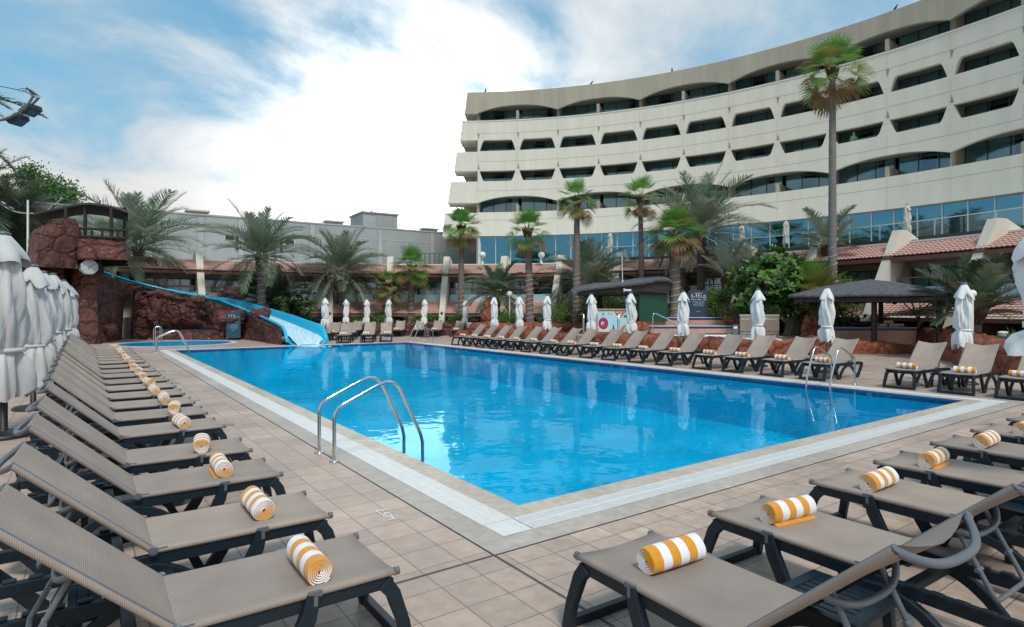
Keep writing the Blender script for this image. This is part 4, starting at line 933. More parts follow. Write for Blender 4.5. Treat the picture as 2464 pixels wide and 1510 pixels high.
poly([(.72,1),(.85,1),(.68,.68),(.665,.70)],7); poly([(.86,1),(.98,1),(.98,.76),(.80,.80)],5); poly([(.78,.80),(.97,.74),(.97,.70),(.77,.77)],6)
for k in range(6): u = .78+k*.032; poly([(u,.78-.01*k),(u+.026,.77-.01*k),(u+.013,.68-.01*k)],6)
poly([(.33,.99),(.42,.99),(.44,.95),(.36,.86),(.34,.84),(.36,.93),(.31,.94)],8)
poly([(.66,.10),(.73,.25),(.83,.36),(.84,.33),(.80,.18),(.77,.10)],3); poly([(.45,.0),(.455,.25),(.46,.38),(.49,.25),(.50,.0)],4); poly([(.49,.0),(.51,.15),(.56,.0)],6)
el(.90,.10,.08,.15,4,0,pi); el(.91,.04,.05,.1,6,0,pi); el(.27,.0,.07,.15,8,0,pi)
for k in range(5): a_ = rad(40+25*k); poly([(.38,.0),(.40,.0),(.39+.07*cos(a_),.02+.16*sin(a_))],3)
el(.07,.10,.06,.06,2); poly([(.0,.02),(.3,.02),(.3,.0),(.0,.0)],9)
mb.build('mural', mats, hut, recalc=False)
lettering('Occidental', .09, mats[9], basis((MX(.60),Yb-.05,MZ(.57)),(1,0,0),(0,0,1)), hut)
rock_wall('rock_wall', [at(1533,33.9),at(1562,33.9),at(1607,34.3)], .6, 1.52, 'dark red dry stone wall below the green hut panel', 'rock_maroon', .1)
rock_wall('rock_wall', [at(1524,31.6),at(1552,31.9)], .5, 1.2, 'narrow red rock pier between the mural and the spa wall', 'rock_red', .08)
an = thing('antenna_pole', 'thin pale antenna pole on the bar hut roof', 'pole', at(1498,33.3,Z(683)+.0)); mb = MB(); mb.tube([(0,0,-.3),(0,0,.15)], .05, 8); mb.tube([(0,0,.1),(-.05,0,1.5)], .025, 6); mb.build('mast', M['white_paint'], an)
cm = thing('security_camera', 'white security camera under the bar hut eave', 'camera', at(1505,32.6,Z(701)), -psi); mb = MB(); mb.box((-.05,-.1,-.05),(.3,.0,.05)); mb.box((-.1,-.04,-.1),(-.04,.1,.1)); mb.build('camera_body', M['white_paint'], cm, .01)
# ------------------------------------------------------------------ gazebo and towel counter
gz = thing('gazebo', 'dark timber gazebo with a low thatched roof at the right', 'gazebo', cf(16.2,27.2)); G0 = Vector(gz.location); AN = rad(10)
def gc(r, k, z): a = -psi+AN+rad(180)+k*pi/2; return Vector((r*cos(a), r*sin(a), z))
mb = MB(); rows = []
for r, z in ((4.1,2.38),(4.15,2.45),(4.05,2.52),(3.2,2.70),(2.2,2.90),(1.1,3.08),(.05,3.2)):
    row = []
    for k in range(4):
        a_ = gc(r,k,z); b_ = gc(r,k+1,z)
        for t in range(10): p = a_.lerp(b_, t/10); p = p*(1-.03*sin(pi*t/10)) ; p.z = z+.025*nz((p.x*3,p.y*3,z),.7); row.append(p)
    rows.append(row)
mb.grid(rows, 0, True, True); mb.add([gc(4.05,k,2.36) for k in range(4)], [(3,2,1,0)]); mb.build('roof', M['thatch'], gz)
for k in range(4):
    mb = MB(); a_ = gc(3.75,k,2.27); b_ = gc(3.75,k+1,2.27); s = (b_-a_).normalized(); nn = Vector((s.y,-s.x,0))
    mb.strap([a_,b_], .09, .2, nn); mb.build('roof_beam', M['wood_dark'], gz)
    mb = MB()
    for t in (.05,.35,.65,.95): p = a_.lerp(b_, t); mb.box((p.x-.07,p.y-.07,2.1),(p.x+.07,p.y+.07,2.4))
    mb.build('rafter_ends', M['wood_dark'], gz)
for x, D, z0 in ((1974,26.3,0),(2103.5,25.4,.3),(2260,24.2,0),(2119.5,29.4,.0)):
    p = at(x,D)-G0; mb = MB(); mb.tube([(p.x,p.y,z0),(p.x,p.y,2.45)], .108, 14); mb.build('post', M['wood_dark'], gz)
tc_ = tiled_wall(2004,2207,27.3,0,1.04,1.3,'pink tiled towel counter with a blue tile top band under the gazebo',[(.90,1.01)])
mb = MB(); mb.box((-.03,-.02,1.04),(203/F*27.3+.03,1.32,1.05)); mb.build('counter_top', M['blue_tile'], tc_)
cz = 1.05
for i,(x,zr,lb) in enumerate(((2122,0,'rolled striped towel at the left of the counter stack'),(2152,0,'rolled striped towel lying in the middle of the counter stack'),(2161,.0,'x'),(2138,.15,'rolled striped towel on top of the counter stack'))):
    if i == 2: p = at(2163,28.0); lb = 'rolled striped towel at the right rear of the counter stack'
    else: p = at(x,27.75+(.0 if i < 3 else .08))
    k = (0,3,2,1)[i]; place(TW[k], True, (p.x,p.y,cz+zr+.004), -psi+rad(90)+rad((4,-3,6,2)[i]), lb, 'towels stacked on the gazebo counter', 1.0)
mb = MB(); p = at(2073,27.9,1.05)
mb = boulder(p+Vector((0,0,.13)), .33, 91, (1.5,.8,.42), -psi); tag(mb.build('dark_bundle', M['black_metal']), 'dark folded bundle lying on the towel counter', 'bundle')
bn = thing('litter_bin', 'red slatted litter bin with a black hood behind the rightmost parasol', 'litter bin', onground(2311,860), -psi-.35)
mb = MB()
for k in range(7):
    for f in range(4):
        x = -.3+.1*k; R_ = Matrix.Rotation(f*pi/2,3,'Z'); v = [R_ @ Vector(q) for q in ((x-.042,-.36,.06),(x+.042,-.36,.06),(x+.042,-.335,.06),(x-.042,-.335,.06),(x-.042,-.36,.82),(x+.042,-.36,.82),(x+.042,-.335,.82),(x-.042,-.335,.82))]; mb.hexa(v)
mb.build('slats', M['bin_red'], bn)
mb = MB(); mb.box((-.32,-.32,.04),(.32,.32,.78)); 
for sx_ in (-1,1):
    for sy in (-1,1): mb.box((sx_*.35-.03,sy*.35-.03,0),(sx_*.35+.03,sy*.35+.03,1.14))
mb.build('bin_frame', M['black_metal'], bn)
mb = MB(); mb.add([(-.42,-.42,1.14),(.42,-.42,1.14),(.42,.42,1.14),(-.42,.42,1.14),(-.1,-.1,1.32),(.1,-.1,1.32),(.1,.1,1.32),(-.1,.1,1.32)], [(3,2,1,0),(4,5,6,7),(0,1,5,4),(1,2,6,5),(2,3,7,6),(3,0,4,7)]); mb.build('hood', M['black_metal'], bn)
bn2 = thing('litter_bin', 'small dark litter bin with a flat hood beyond the grey bollard', 'litter bin', at(1153,41.2), .2)
mb = MB(); mb.box((-.45,-.4,.0),(.45,.4,.62)); mb.build('bin_body', M['bin_red'], bn2)
mb = MB(); mb.add([(-.6,-.5,1.05),(.6,-.5,1.05),(.6,.5,1.05),(-.6,.5,1.05),(-.35,-.3,1.22),(.35,-.3,1.22),(.35,.3,1.22),(-.35,.3,1.22)], [(3,2,1,0),(4,5,6,7),(0,1,5,4),(1,2,6,5),(2,3,7,6),(3,0,4,7)])
for sx_ in (-1,1):
    for sy in (-1,1): mb.box((sx_*.42-.03,sy*.37-.03,.5),(sx_*.42+.03,sy*.37+.03,1.08))
mb.build('hood', M['black_metal'], bn2)
# ------------------------------------------------------------------ lamps
def bollard(p, h, r, lb, m='grey_tube'):
    t = thing('bollard_light', lb, 'bollard light', p); mb = MB(); mb.lathe([(r,0),(r,h*.62)], 18); mb.build('stem', M[m], t)
    mb = MB()
    for k in range(4): mb.lathe([(r*.98,h*.64+k*h*.06),(r*1.04,h*.655+k*h*.06),(r*.98,h*.67+k*h*.06)], 18)
    mb.lathe([(r*.75,h*.6),(r*.75,h*.9)], 12); mb.build('louvres', M['white_paint'], t)
    mb = MB(); mb.lathe([(r*1.02,h*.88),(r*.98,h*.93),(r*.75,h*.98),(r*.3,h*1.0)], 18); mb.build('dome', M['white_paint'], t)
bollard(at(2414,18.6,.80), .40, .135, 'white domed louvre light on the red planter wall at right')
bollard(at(1129.6,40.5,0), .98, .2, 'grey bollard light at the far end of the right lounger row')
def globe(p, h, r, lb, pr=.05):
    t = thing('globe_lamp', lb, 'lamp', p); mb = MB(); mb.tube([(0,0,0),(0,0,h)], pr, 10); mb.lathe([(.12,0),(.12,.1),(.05,.16)], 12); mb.build('pole', M['white_paint'], t)
    mb = MB(); mb.sphere((0,0,h+r*.9), r, 20); mb.build('globe', M['lamp_globe'], t)
D = 39.; globe(at(1226,D,.3), hz(715,D)-.3, 7.6/F*D, 'white globe lamp post beside the date palm at centre')
D = 21.; globe(at(2339,D,.4), hz(716,D)-.4, 9.5/F*D, 'white globe lamp half hidden by the rightmost parasol')
for x, lb in ((1303,'white globe lamp on the hotel terrace edge beside the second fan palm'),(1161,'white globe lamp on the hotel terrace edge, leftmost')): D = 46.5; globe(at(x,D,5.35), .45, 8/F*D, lb, .04)
# ------------------------------------------------------------------ curved buildings round one centre
CC = cf(-6, 18)
def arc(th, R, z):
    a = rad(th); p = CC+(RT*sin(a)+FW*cos(a))*R; return (p.x, p.y, z)
def trange(a, b, st):
    n = max(1, int(abs(b-a)/st+.999)); return [a+(b-a)*i/n for i in range(n+1)]
def arc_sheet(mb, a, b, prof, st=.6, m=0, smooth=True):
    mb.grid([[arc(t,R,z) for R,z in prof] for t in trange(a,b,st)], m, smooth)
def arc_box(mb, a, b, R0, R1, z0, z1, st=.6, m=0):
    arc_sheet(mb, a, b, [(R0,z0),(R0,z1),(R1,z1),(R1,z0),(R0,z0)], st, m, False)
    for t in (a, b): mb.add([arc(t,R0,z0),arc(t,R0,z1),arc(t,R1,z1),arc(t,R1,z0)], [(0,1,2,3)], m)
def arc_wall(mb, a, b, zb, zt, holes, R, depth, m=0, mr=None):
    """front skin with openings; holes = (ta, tb, lo(s), hi(s)) with s 0..1 across"""
    mr = m if mr is None else mr; cuts = set(round(t,4) for t in trange(a,b,.6))
    for ta, tb, lo, hi in holes:
        for i in range(41): cuts.add(round(ta+(tb-ta)*i/40,4))
    cuts = sorted(c for c in cuts if a-1e-6 <= c <= b+1e-6)
    for t0, t1 in zip(cuts, cuts[1:]):
        if t1-t0 < 1e-3: continue
        h = None
        for q in holes:
            if q[0]-1e-3 <= t0 and t1 <= q[1]+1e-3: h = q; break
        if not h: mb.add([arc(t0,R,zb),arc(t1,R,zb),arc(t1,R,zt),arc(t0,R,zt)], [(0,1,2,3)], m); continue
        s0 = (t0-h[0])/(h[1]-h[0]); s1 = (t1-h[0])/(h[1]-h[0]); l0, l1, h0, h1 = h[2](s0), h[2](s1), h[3](s0), h[3](s1)
        if min(l0,l1) > zb+1e-4: mb.add([arc(t0,R,zb),arc(t1,R,zb),arc(t1,R,l1),arc(t0,R,l0)], [(0,1,2,3)], m)
        mb.add([arc(t0,R,h0),arc(t1,R,h1),arc(t1,R,zt),arc(t0,R,zt)], [(0,1,2,3)], m)
        mb.add([arc(t0,R,l0),arc(t1,R,l1),arc(t1,R+depth,l1),arc(t0,R+depth,l0)], [(0,1,2,3)], mr)
        mb.add([arc(t0,R,h0),arc(t1,R,h1),arc(t1,R+depth,h1),arc(t0,R+depth,h0)], [(3,2,1,0)], mr)
    for q in holes:
        for s in (0,1):
            l, h = q[2](s), q[3](s)
            if h-l > .01: t = q[s]; mb.add([arc(t,R,l),arc(t,R,h),arc(t,R+depth,h),arc(t,R+depth,l)], [(0,1,2,3)], mr)
def bay_window(parent, ta, tb, R, z0, z1, seed, frac=None, mull=3, trim='frame_dark', curt=True, lit=False):
    """glazed front of one room: dark frame with mullions; panes and curtains inside it"""
    rnd = random.Random(seed); k = (tb-ta); mb = MB(); arm = .06/R*57.3/2
    for i in range(mull+1):
        t = ta+k*i/mull; arc_box(mb, max(ta,t-arm), min(tb,t+arm), R-.04, R+.04, z0, z1, 9)
    for z in (z0, z1-.06): arc_box(mb, ta, tb, R-.035, R+.035, z, z+.06, .9)
    f = mb.build('window', M[trim], parent)
    mb = MB(); arc_sheet(mb, ta, tb, [(R,z0),(R,z1)], .9); mb.build('pane', M['pane'], f, recalc=False)
    if curt:
        mb = MB(); segs = [(0,.36),(.62,1)] if rnd.random() < .3 else ([(0,.7),(.82,1)] if rnd.random() < .5 else ([(.0,.45),(.45,1)]))
        for a, b in segs:
            n = max(6, int((b-a)*56)); mb.grid([[arc(ta+k*(a+(b-a)*i/n), R+.16+(.045 if i%2 else -.045)*rnd.uniform(.5,1.2), z) for z in (z0,z1)] for i in range(n+1)], 0, True)
        mb.build('curtain', M['curtain'], f, recalc=False)
    return f
# ---- garden wing: two terraced floors under clay tiles, leaning piers
gw = thing('garden_wing', 'long curved two storey wing with red clay tile roofs, leaning cream piers and glass balconies', 'building', CC)
def gpart(mb, name, m, rec=True):
    o = mb.build(name, [M[x] for x in m] if isinstance(m,(list,tuple)) else M[m], gw, recalc=rec); o.matrix_parent_inverse = Matrix.Translation(-gw.location); return o
class shift:     # children of children keep world coordinates as well
    pass
def fix(o, root):
    o.matrix_parent_inverse = Matrix.Translation(-root.location)
T0, T1 = -46., 84.
piers = [-42.0,-33.3,-24.5,-15.7,-6.9,1.7,10.6,19.3,28.2,37.2,45.6,54.2,62.8,71.5,80.0]
def tiles(a, b, R0, z0, R1, z1, rows):
    mb = MB(); pitch = .22/R0*57.3; n = int((b-a)/pitch); ts = [a+(b-a)*i/(n*4) for i in range(n*4+1)]; L_ = sqrt((R1-R0)**2+(z1-z0)**2); nR, nZ = -(z1-z0)/L_, (R1-R0)/L_
    for r in range(rows):
        f0 = r/rows; f1 = (r+1.12)/rows if r < rows-1 else 1; out = []
        for i, t in enumerate(ts):
            h = .04*abs(sin(pi*(i/4)))**.8
            q = []
            for f, lift in ((f0,.0),(f0,.05),(f1,.0)):
                R = R0+(R1-R0)*f; z = z0+(z1-z0)*f; q.append(arc(t, R+nR*(lift+h), z+nZ*(lift+h)))
            out.append(q)
        mb.grid(out, 0, False)
    return mb
gpart(tiles(T0,T1, 28.35,4.55, 30.0,5.28, 7), 'roof', 'terracotta', False)
TL = -34.5
gpart(tiles(TL,T1, 26.75,1.52, 28.75,2.42, 9), 'roof', 'terracotta', False)
mb = MB(); arc_box(mb,T0,T1,28.38,28.46,4.30,4.50); arc_box(mb,TL,T1,26.78,26.86,1.30,1.47); gpart(mb,'fascia','eave_red')
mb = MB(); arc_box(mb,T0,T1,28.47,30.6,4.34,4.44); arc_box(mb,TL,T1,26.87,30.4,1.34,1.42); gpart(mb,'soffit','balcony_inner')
mb = MB(); arc_box(mb,T0,T1,30.02,30.5,4.46,5.34); arc_box(mb,T0,T1,29.97,30.55,5.345,5.44); arc_box(mb,T0,T1,30.5,45.4,5.30,5.40); gpart(mb,'parapet','plaster_white')
mb = MB(); arc_box(mb,T0,T1,28.72,30.6,2.28,2.46); gpart(mb,'balcony_floor','plaster_cream')
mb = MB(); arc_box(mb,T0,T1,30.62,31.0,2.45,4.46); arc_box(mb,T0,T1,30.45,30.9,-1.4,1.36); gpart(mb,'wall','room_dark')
mb = MB()
for t in piers: arc_box(mb, t-.35, t+.35, 28.8, 30.5, 2.46, 4.34); arc_box(mb, t-.35, t+.35, 27.2, 30.4, -1.4, 1.33)
arc_box(mb,T0,T1,30.2,30.28,4.0,4.34)
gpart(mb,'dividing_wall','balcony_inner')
mb = MB(); arc_sheet(mb,T0,T1,[(30.35,-1.0),(30.35,1.34)]); gpart(mb,'lower_glazing','pane',False)
for i, t in enumerate(piers):
    mb = MB(); h = .45; k0 = 3.4 if t < -40 else 0; prof_ = [(25.0+k0,-1.41),(29.3,5.98),(29.85,5.98),(31.2,5.42),(29.6,4.4),(28.4+k0*.35,2.0),(26.6+k0,-1.41)]
    L_ = [arc(t-h,R,z) for R,z in prof_]; R_ = [arc(t+h,R,z) for R,z in prof_]; n = len(prof_)
    mb.add(L_+R_, [tuple(range(n-1,-1,-1)),tuple(range(n,2*n))]+[(k,(k+1)%n,n+(k+1)%n,n+k) for k in range(n)]); gpart(mb,'pier','plaster_cream')
    if 0 < i < 13: mb = MB(); p = arc(t, 25.0+4.3*(1.55+1.41)/7.39-.06, 1.55); mb.sphere(p,.09,10); mb.tube([Vector(p)+Vector((0,0,.1)),p],.03,6); gpart(mb,'wall_light','black_metal')
for i in range(len(piers)-1):
    a, b = piers[i]+.6, piers[i+1]-.6
    f = bay_window(gw, a, b, 30.2, 2.47, 4.02, 900+i, mull=5, trim='frame_dark'); fix(f, gw)
    mb = MB(); arc_sheet(mb, a, b, [(28.85,2.98),(28.85,3.42)]); gpart(mb,'balcony_glass','rail_glass',False)
    mb = MB(); arc_sheet(mb, a, b, [(28.85,2.46),(28.85,2.98)], .6); gpart(mb,'balcony_panel','frosted',False)
    mb = MB(); mb.tube([arc(t,28.85,3.46) for t in trange(a,b,.6)], .035, 6); gpart(mb,'handrail','rail_orange')
    mb = MB(); k = (b-a)/4
    for q in range(5): arc_box(mb, a+k*q-.05, a+k*q+.05, 30.3, 30.37, -1.2, 1.3)
    gpart(mb,'lower_mullion','frame_dark')
    mb = MB(); n = 90; rr = random.Random(i)
    mb.grid([[arc(a+(b-a)*q/n, 30.41+(.025 if q%2 else -.025), z) for z in (-1.2,1.3)] for q in range(n+1)]); gpart(mb,'lower_curtain','curtain',False)
# ---- hotel tower
ht = thing('hotel_tower', 'curved concrete hotel tower with wavy balconies and rounded window openings', 'building', CC)
def hpart(mb, name, m, rec=True):
    o = mb.build(name, [M[x] for x in m] if isinstance(m,(list,tuple)) else M[m], ht, recalc=rec); fix(o, ht); return o
R = 42.25; P_ = 5.4; TH = 3.49; NM = 15; TE = TH+P_*NM
mods = [(TH+P_*k, TH+P_*(k+1)) for k in range(NM)]
def const(v): return lambda s: v
def soft(t, p=6.): return 0. if t <= 1e-4 else (t**-p+1)**(-1/p)
def trap_up(z0, z1, sl, rad_):      # wide at the sill, straight slanted sides, rounded top corners
    return const(z0), lambda s: z0+(z1-z0)*(0. if min(s,1-s) <= 0 else min(1, soft(min(s,1-s)/sl)*1.02))
def trap_dn(z0, z1, sl):
    return lambda s: z1-(z1-z0)*(0. if min(s,1-s) <= 0 else min(1, soft(min(s,1-s)/sl)*1.02)), const(z1)
def arch_fn(z0, v, c):
    return const(z0), lambda s: v+(c-v)*(1-abs(2*s-1)**2.3)
holes1 = []; holes2 = []; wt = []; wb = []
for a, b in mods:
    k = b-a; u0, u1 = trap_up(17.62,18.72,.10,.1); holes1.append((a+.045*k, a+.955*k, u0, u1))
    l0, l1 = trap_dn(14.6,15.64,.10); holes2.append((a+.045*k, a+.955*k, l0, l1))
for i in range(0, NM, 2):
    a = mods[i][0]; b = a+2*P_
    wt.append((a, min(b,TE), *arch_fn(20.72,21.42,22.12))); wb.append((a, min(b,TE), *arch_fn(11.5,12.46,13.1)))
te = lambda z: {23.5:2.1,21.35:1.7,20.55:1.4,18.72:1.05,17.56:.6,15.64:.27,14.58:-.2,12.46:-.6,11.45:-1.0,9.13:-1.3}[z]
skin = MB()
arc_wall(skin, TH, TE, 20.72, 23.5, [q for q in wt], R, .35, 0)
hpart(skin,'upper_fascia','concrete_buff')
skin = MB()
arc_wall(skin, TH, TE, 17.56, 20.55, holes1, R, .4, 0, 0)
arc_wall(skin, TH, TE, 14.58, 17.56, holes2, R, .4, 0, 0)
arc_wall(skin, TH, TE, 11.5, 14.58, wb, R, .35, 0, 0)
arc_wall(skin, TH, TE, 9.13, 11.5, [], R, .3, 0)
# bands running past the end wall at the left, each longer than the one above it
for z0, z1, t0, t1 in ((18.72,20.55,1.05,1.4),(15.64,17.56,.27,.6),(12.46,14.58,-.6,-.2),(9.13,11.45,-1.3,-1.0)):
    for (Ra, Rb) in ((R,R+2.6),):
        skin.hexa([arc(t0,Ra,z0),arc(TH,Ra,z0),arc(TH,Rb,z0),arc(t0,Rb,z0),arc(t1,Ra,z1),arc(TH,Ra,z1),arc(TH,Rb,z1),arc(t1,Rb,z1)])
hpart(skin,'facade','concrete_cream')
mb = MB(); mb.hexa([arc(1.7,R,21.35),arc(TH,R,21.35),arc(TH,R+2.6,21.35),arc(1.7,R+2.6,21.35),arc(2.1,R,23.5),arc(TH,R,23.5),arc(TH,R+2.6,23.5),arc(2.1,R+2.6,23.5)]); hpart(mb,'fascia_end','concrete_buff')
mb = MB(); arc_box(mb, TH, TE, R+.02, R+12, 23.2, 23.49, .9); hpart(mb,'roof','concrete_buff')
mb = MB(); arc_box(mb, 1.3, TE, R-.04, R+.1, 20.56, 20.66, .6); hpart(mb,'parapet_rail','plaster_white')
mb = MB()
for z in (19.6,16.6,13.62,10.5,9.2): arc_box(mb, TH, TE, R+.42, R+1.95, z-.12, z, .9)
for z in (18.9,15.82): arc_box(mb, TH, TE, R+.42, R+1.95, z, z+.1, .9)
arc_box(mb, TH, TE, R+.37, R+1.95, 22.2, 22.3, .9); arc_box(mb, TH, TE, R+.37, R+1.95, 13.2, 13.3, .9)
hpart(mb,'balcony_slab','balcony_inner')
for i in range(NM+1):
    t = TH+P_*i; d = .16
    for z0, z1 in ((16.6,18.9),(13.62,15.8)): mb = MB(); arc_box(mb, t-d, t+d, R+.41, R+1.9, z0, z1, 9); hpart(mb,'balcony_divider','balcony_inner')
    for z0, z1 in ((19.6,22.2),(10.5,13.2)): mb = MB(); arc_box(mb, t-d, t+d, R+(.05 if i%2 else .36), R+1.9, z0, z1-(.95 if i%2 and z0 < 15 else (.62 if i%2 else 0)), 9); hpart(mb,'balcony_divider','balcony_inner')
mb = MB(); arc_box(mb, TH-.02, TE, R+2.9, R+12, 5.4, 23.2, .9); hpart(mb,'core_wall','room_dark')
mb = MB(); arc_box(mb, TH-.25, TH-.02, R+.45, R+12, 5.4, 23.2, 9)
for z in (18.72,15.64,12.46): arc_box(mb, 1.2, TH-.25, R+2.6, R+12, z, z+.12, 9)
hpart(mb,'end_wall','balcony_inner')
sd_ = 0
for lv, (z0, z1) in enumerate(((19.61,22.25),(16.61,18.95),(13.63,15.85),(10.51,13.25))):
    for i, (a, b) in enumerate(mods[:14]):
        sd_ += 1; f = bay_window(ht, a+.18, b-.18, R+1.92, z0, z1, 50+sd_, mull=3); fix(f, ht)
mb = MB()
for z in (19.35,16.55,13.63,10.7): mb.grid([[arc(t, R-.006, z), arc(t, R-.006, z+.035)] for t in trange(1.2 if z > 19 else (.5 if z > 16 else (-.3 if z > 13 else -1.1)), TE, .6)])
for z0, z1 in ((17.62,18.3),(14.9,15.6)):
    for a, b in mods:
        pass
for a, b in mods:
    for z in (17.9, 15.35):
        for s0, s1 in ((-.055,.04),): mb.add([arc(a+P_*s0,R-.006,z),arc(a+P_*s1,R-.006,z),arc(a+P_*s1,R-.006,z+.025),arc(a+P_*s0,R-.006,z+.025)], [(0,1,2,3)])
    for z0, z1 in ((18.8,20.5),(16.7,17.5),(16.0,16.5),(13.7,14.5),(9.2,11.4)): mb.add([arc(a,R-.005,z0),arc(a+.025,R-.005,z0),arc(a+.025,R-.005,z1),arc(a,R-.005,z1)], [(0,1,2,3)])
hpart(mb,'facade_joints','groove',False)
for a, b in mods:
    for zt, zb_ in ((19.34,18.78),(15.78,16.36)):
        t = a+.12; w_ = .17; mb = MB(); mb.add([arc(t-w_,R-.008,zt),arc(t+w_,R-.008,zt),arc(t,R-.008,zb_)], [(0,1,2)]); hpart(mb,'triangle_niche','niche_brown',False)
# lobby level behind the roof terrace
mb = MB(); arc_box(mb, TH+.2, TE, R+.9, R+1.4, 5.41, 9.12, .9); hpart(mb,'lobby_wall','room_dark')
for i in range(38):
    a = TH+.35+2.03*i; mb = MB(); arc_sheet(mb, a+.04, a+1.99, [(R+.45,5.42),(R+.45,9.12)], .7); hpart(mb,'lobby_glass_panel','lobby_glass',False)
mb = MB()
for i in range(39): a = TH+.35+2.03*i; arc_box(mb, a-.045, a+.045, R+.38, R+.5, 5.42, 9.12, 9)
arc_box(mb, TH, TH+.3, R+.1, R+.5, 5.4, 9.12, 9)
hpart(mb,'lobby_mullion','frame_light')
mb = MB(); arc_box(mb, TH+17, TE, R+.3, R+.37, 5.42, 5.7, .7); hpart(mb,'lobby_plinth','frame_dark')
# glass balustrade along the roof terrace
tb = thing('terrace_balustrade', 'frameless glass balustrade along the hotel roof terrace', 'balustrade', CC)
ts = trange(22.4, 82, 2.6)
for a, b in zip(ts, ts[1:]):
    mb = MB(); arc_sheet(mb, a+.05, b-.05, [(31.6,5.46),(31.6,6.62)], .9); o = mb.build('glass_panel', M['rail_glass'], tb, recalc=False); fix(o, tb)
mb = MB()
for a in ts[::2]: arc_box(mb, a-.04, a+.04, 31.62, 31.68, 5.42, 6.64, 9)
o = mb.build('post', M['frame_light'], tb); fix(o, tb)
mb = MB(); mb.tube([arc(t,31.6,6.64) for t in trange(22.4,82,.8)], .028, 6); o = mb.build('top_rail', M['frame_light'], tb); fix(o, tb)
mb = MB(); arc_box(mb, 22, 82, 31.2, 31.3, 5.41, 5.75, .8); o = mb.build('skirting', M['frame_dark'], tb); fix(o, tb)
UC = make_umbrella('canvas_cream', 33, .95, False); ucu = False
for xd, yt, lb in ((1468,559,'cream closed parasol on the roof terrace, behind the fan palms'),(1668,560,'cream closed parasol on the roof terrace between the two big palm trunks'),(1785,539,'cream closed parasol on the roof terrace above the frangipani tree\'s left side'),(1891,530,'cream closed parasol on the roof terrace above the frangipani tree\'s right side'),(2010,528,'cream closed parasol on the roof terrace beside the tallest palm'),(2183,491,'cream closed parasol on the roof terrace, rightmost')):
    t = (xd-CX)/F; Rr = 33.5; c_ = (-6,18); A_ = 1+t*t; B_ = -2*(c_[0]*t+c_[1]); C_ = c_[0]**2+c_[1]**2-Rr*Rr; D = (-B_+sqrt(B_*B_-4*A_*C_))/(2*A_)
    h = hz(yt, D)-5.42; place(UC, ucu, at(xd, D, 5.42), random.uniform(0,6), lb, 'cream parasols on the roof terrace', h/2.56); ucu = True
# ---- grey hall behind
a_ = Vector(cf(-48,42.7)); b_ = Vector(cf(6,76.7)); dv = (b_-a_).normalized(); nv = Vector((dv.y,-dv.x,0)); 
if nv.dot(FW) > 0: nv = -nv
LH = (b_-a_).length
gh = thing('grey_hall', 'plain grey rendered hall with pilasters and small windows behind the garden wing', 'building', (a_.x,a_.y,0))
def onhall(x):   # distance along the front for a sight line
    t = (x-CX)/F; d = RT*t+FW; q = a_-CAM; den = d.x*dv.y-d.y*dv.x; D = (q.x*dv.y-q.y*dv.x)/den; p = CAM+d*D; return (p-a_).dot(dv), D
def hbox(name, s0, s1, o0, o1, z0, z1, m):
    mb = MB(); P4 = [a_+dv*s0+nv*o0, a_+dv*s1+nv*o0, a_+dv*s1+nv*o1, a_+dv*s0+nv*o1]; mb.hexa([(p.x,p.y,z0) for p in P4]+[(p.x,p.y,z1) for p in P4]); o = mb.build(name, M[m], gh); fix(o, gh); return o
ZT = 10.4
hbox('wall', 0, LH, -14, 0, -1.41, ZT, 'grey_wall'); hbox('parapet', -.1, LH+.1, -.4, .06, ZT, ZT+.14, 'grey_wall_trim'); hbox('cornice_joint', 0, LH, 0, .03, 9.2, 9.25, 'frame_light')
for x in (300,382,483,580,668,751,914,1039): s, D = onhall(x); hbox('pilaster', s-.22, s+.22, 0, .16, -1.4, ZT-.1, 'grey_wall_trim')
for x0, x1, y0, y1, x2, y2 in ((542,564,566,577,570,602),(686,707,577,588,676,607),(884,897,640,652,902,658)):
    s0, D = onhall(min(x0,x2)-2); s1, _ = onhall(max(x1,x2)+3)
    fo = hbox('window', s0, s1, .003, .05, hz(y1+1,D), hz(y0-1,D), 'frame_light'); hbox('window', onhall(x2-5)[0], onhall(x2+5)[0], .004, .06, hz(y2,D), hz(y0-1.5,D), 'frame_light')
    for u0, u1, v1 in ((x0,x1,y1),(x2-4,x2+4,y2-1)): hbox('window_glass', onhall(u0)[0], onhall(u1)[0], .06, .08, hz(v1,D), hz(y0,D), 'frame_dark')
s0, D = onhall(862); s1, _ = onhall(938); zt = hz(516,D+3)
hbox('stair_head', s0+1.0, s1+1.5, -6, -1.5, ZT, zt, 'grey_wall_trim'); hbox('stair_head_cap', s0+.85, s1+1.65, -6.15, -1.35, zt, zt+.15, 'grey_wall'); hbox('louvre', s1-1.0, s1+1.0, -1.52, -1.46, ZT+.2, ZT+1.7, 'grey_wall')
for x in (477,810,1042): s, D = onhall(x); hbox('roof_vent', s-.8, s+.8, -1.6, -.5, ZT, ZT+.42, 'grey_wall_trim'); hbox('vent_cap', s-1, s+1, -1.8, -.3, ZT+.42, ZT+.56, 'plaster_cream')
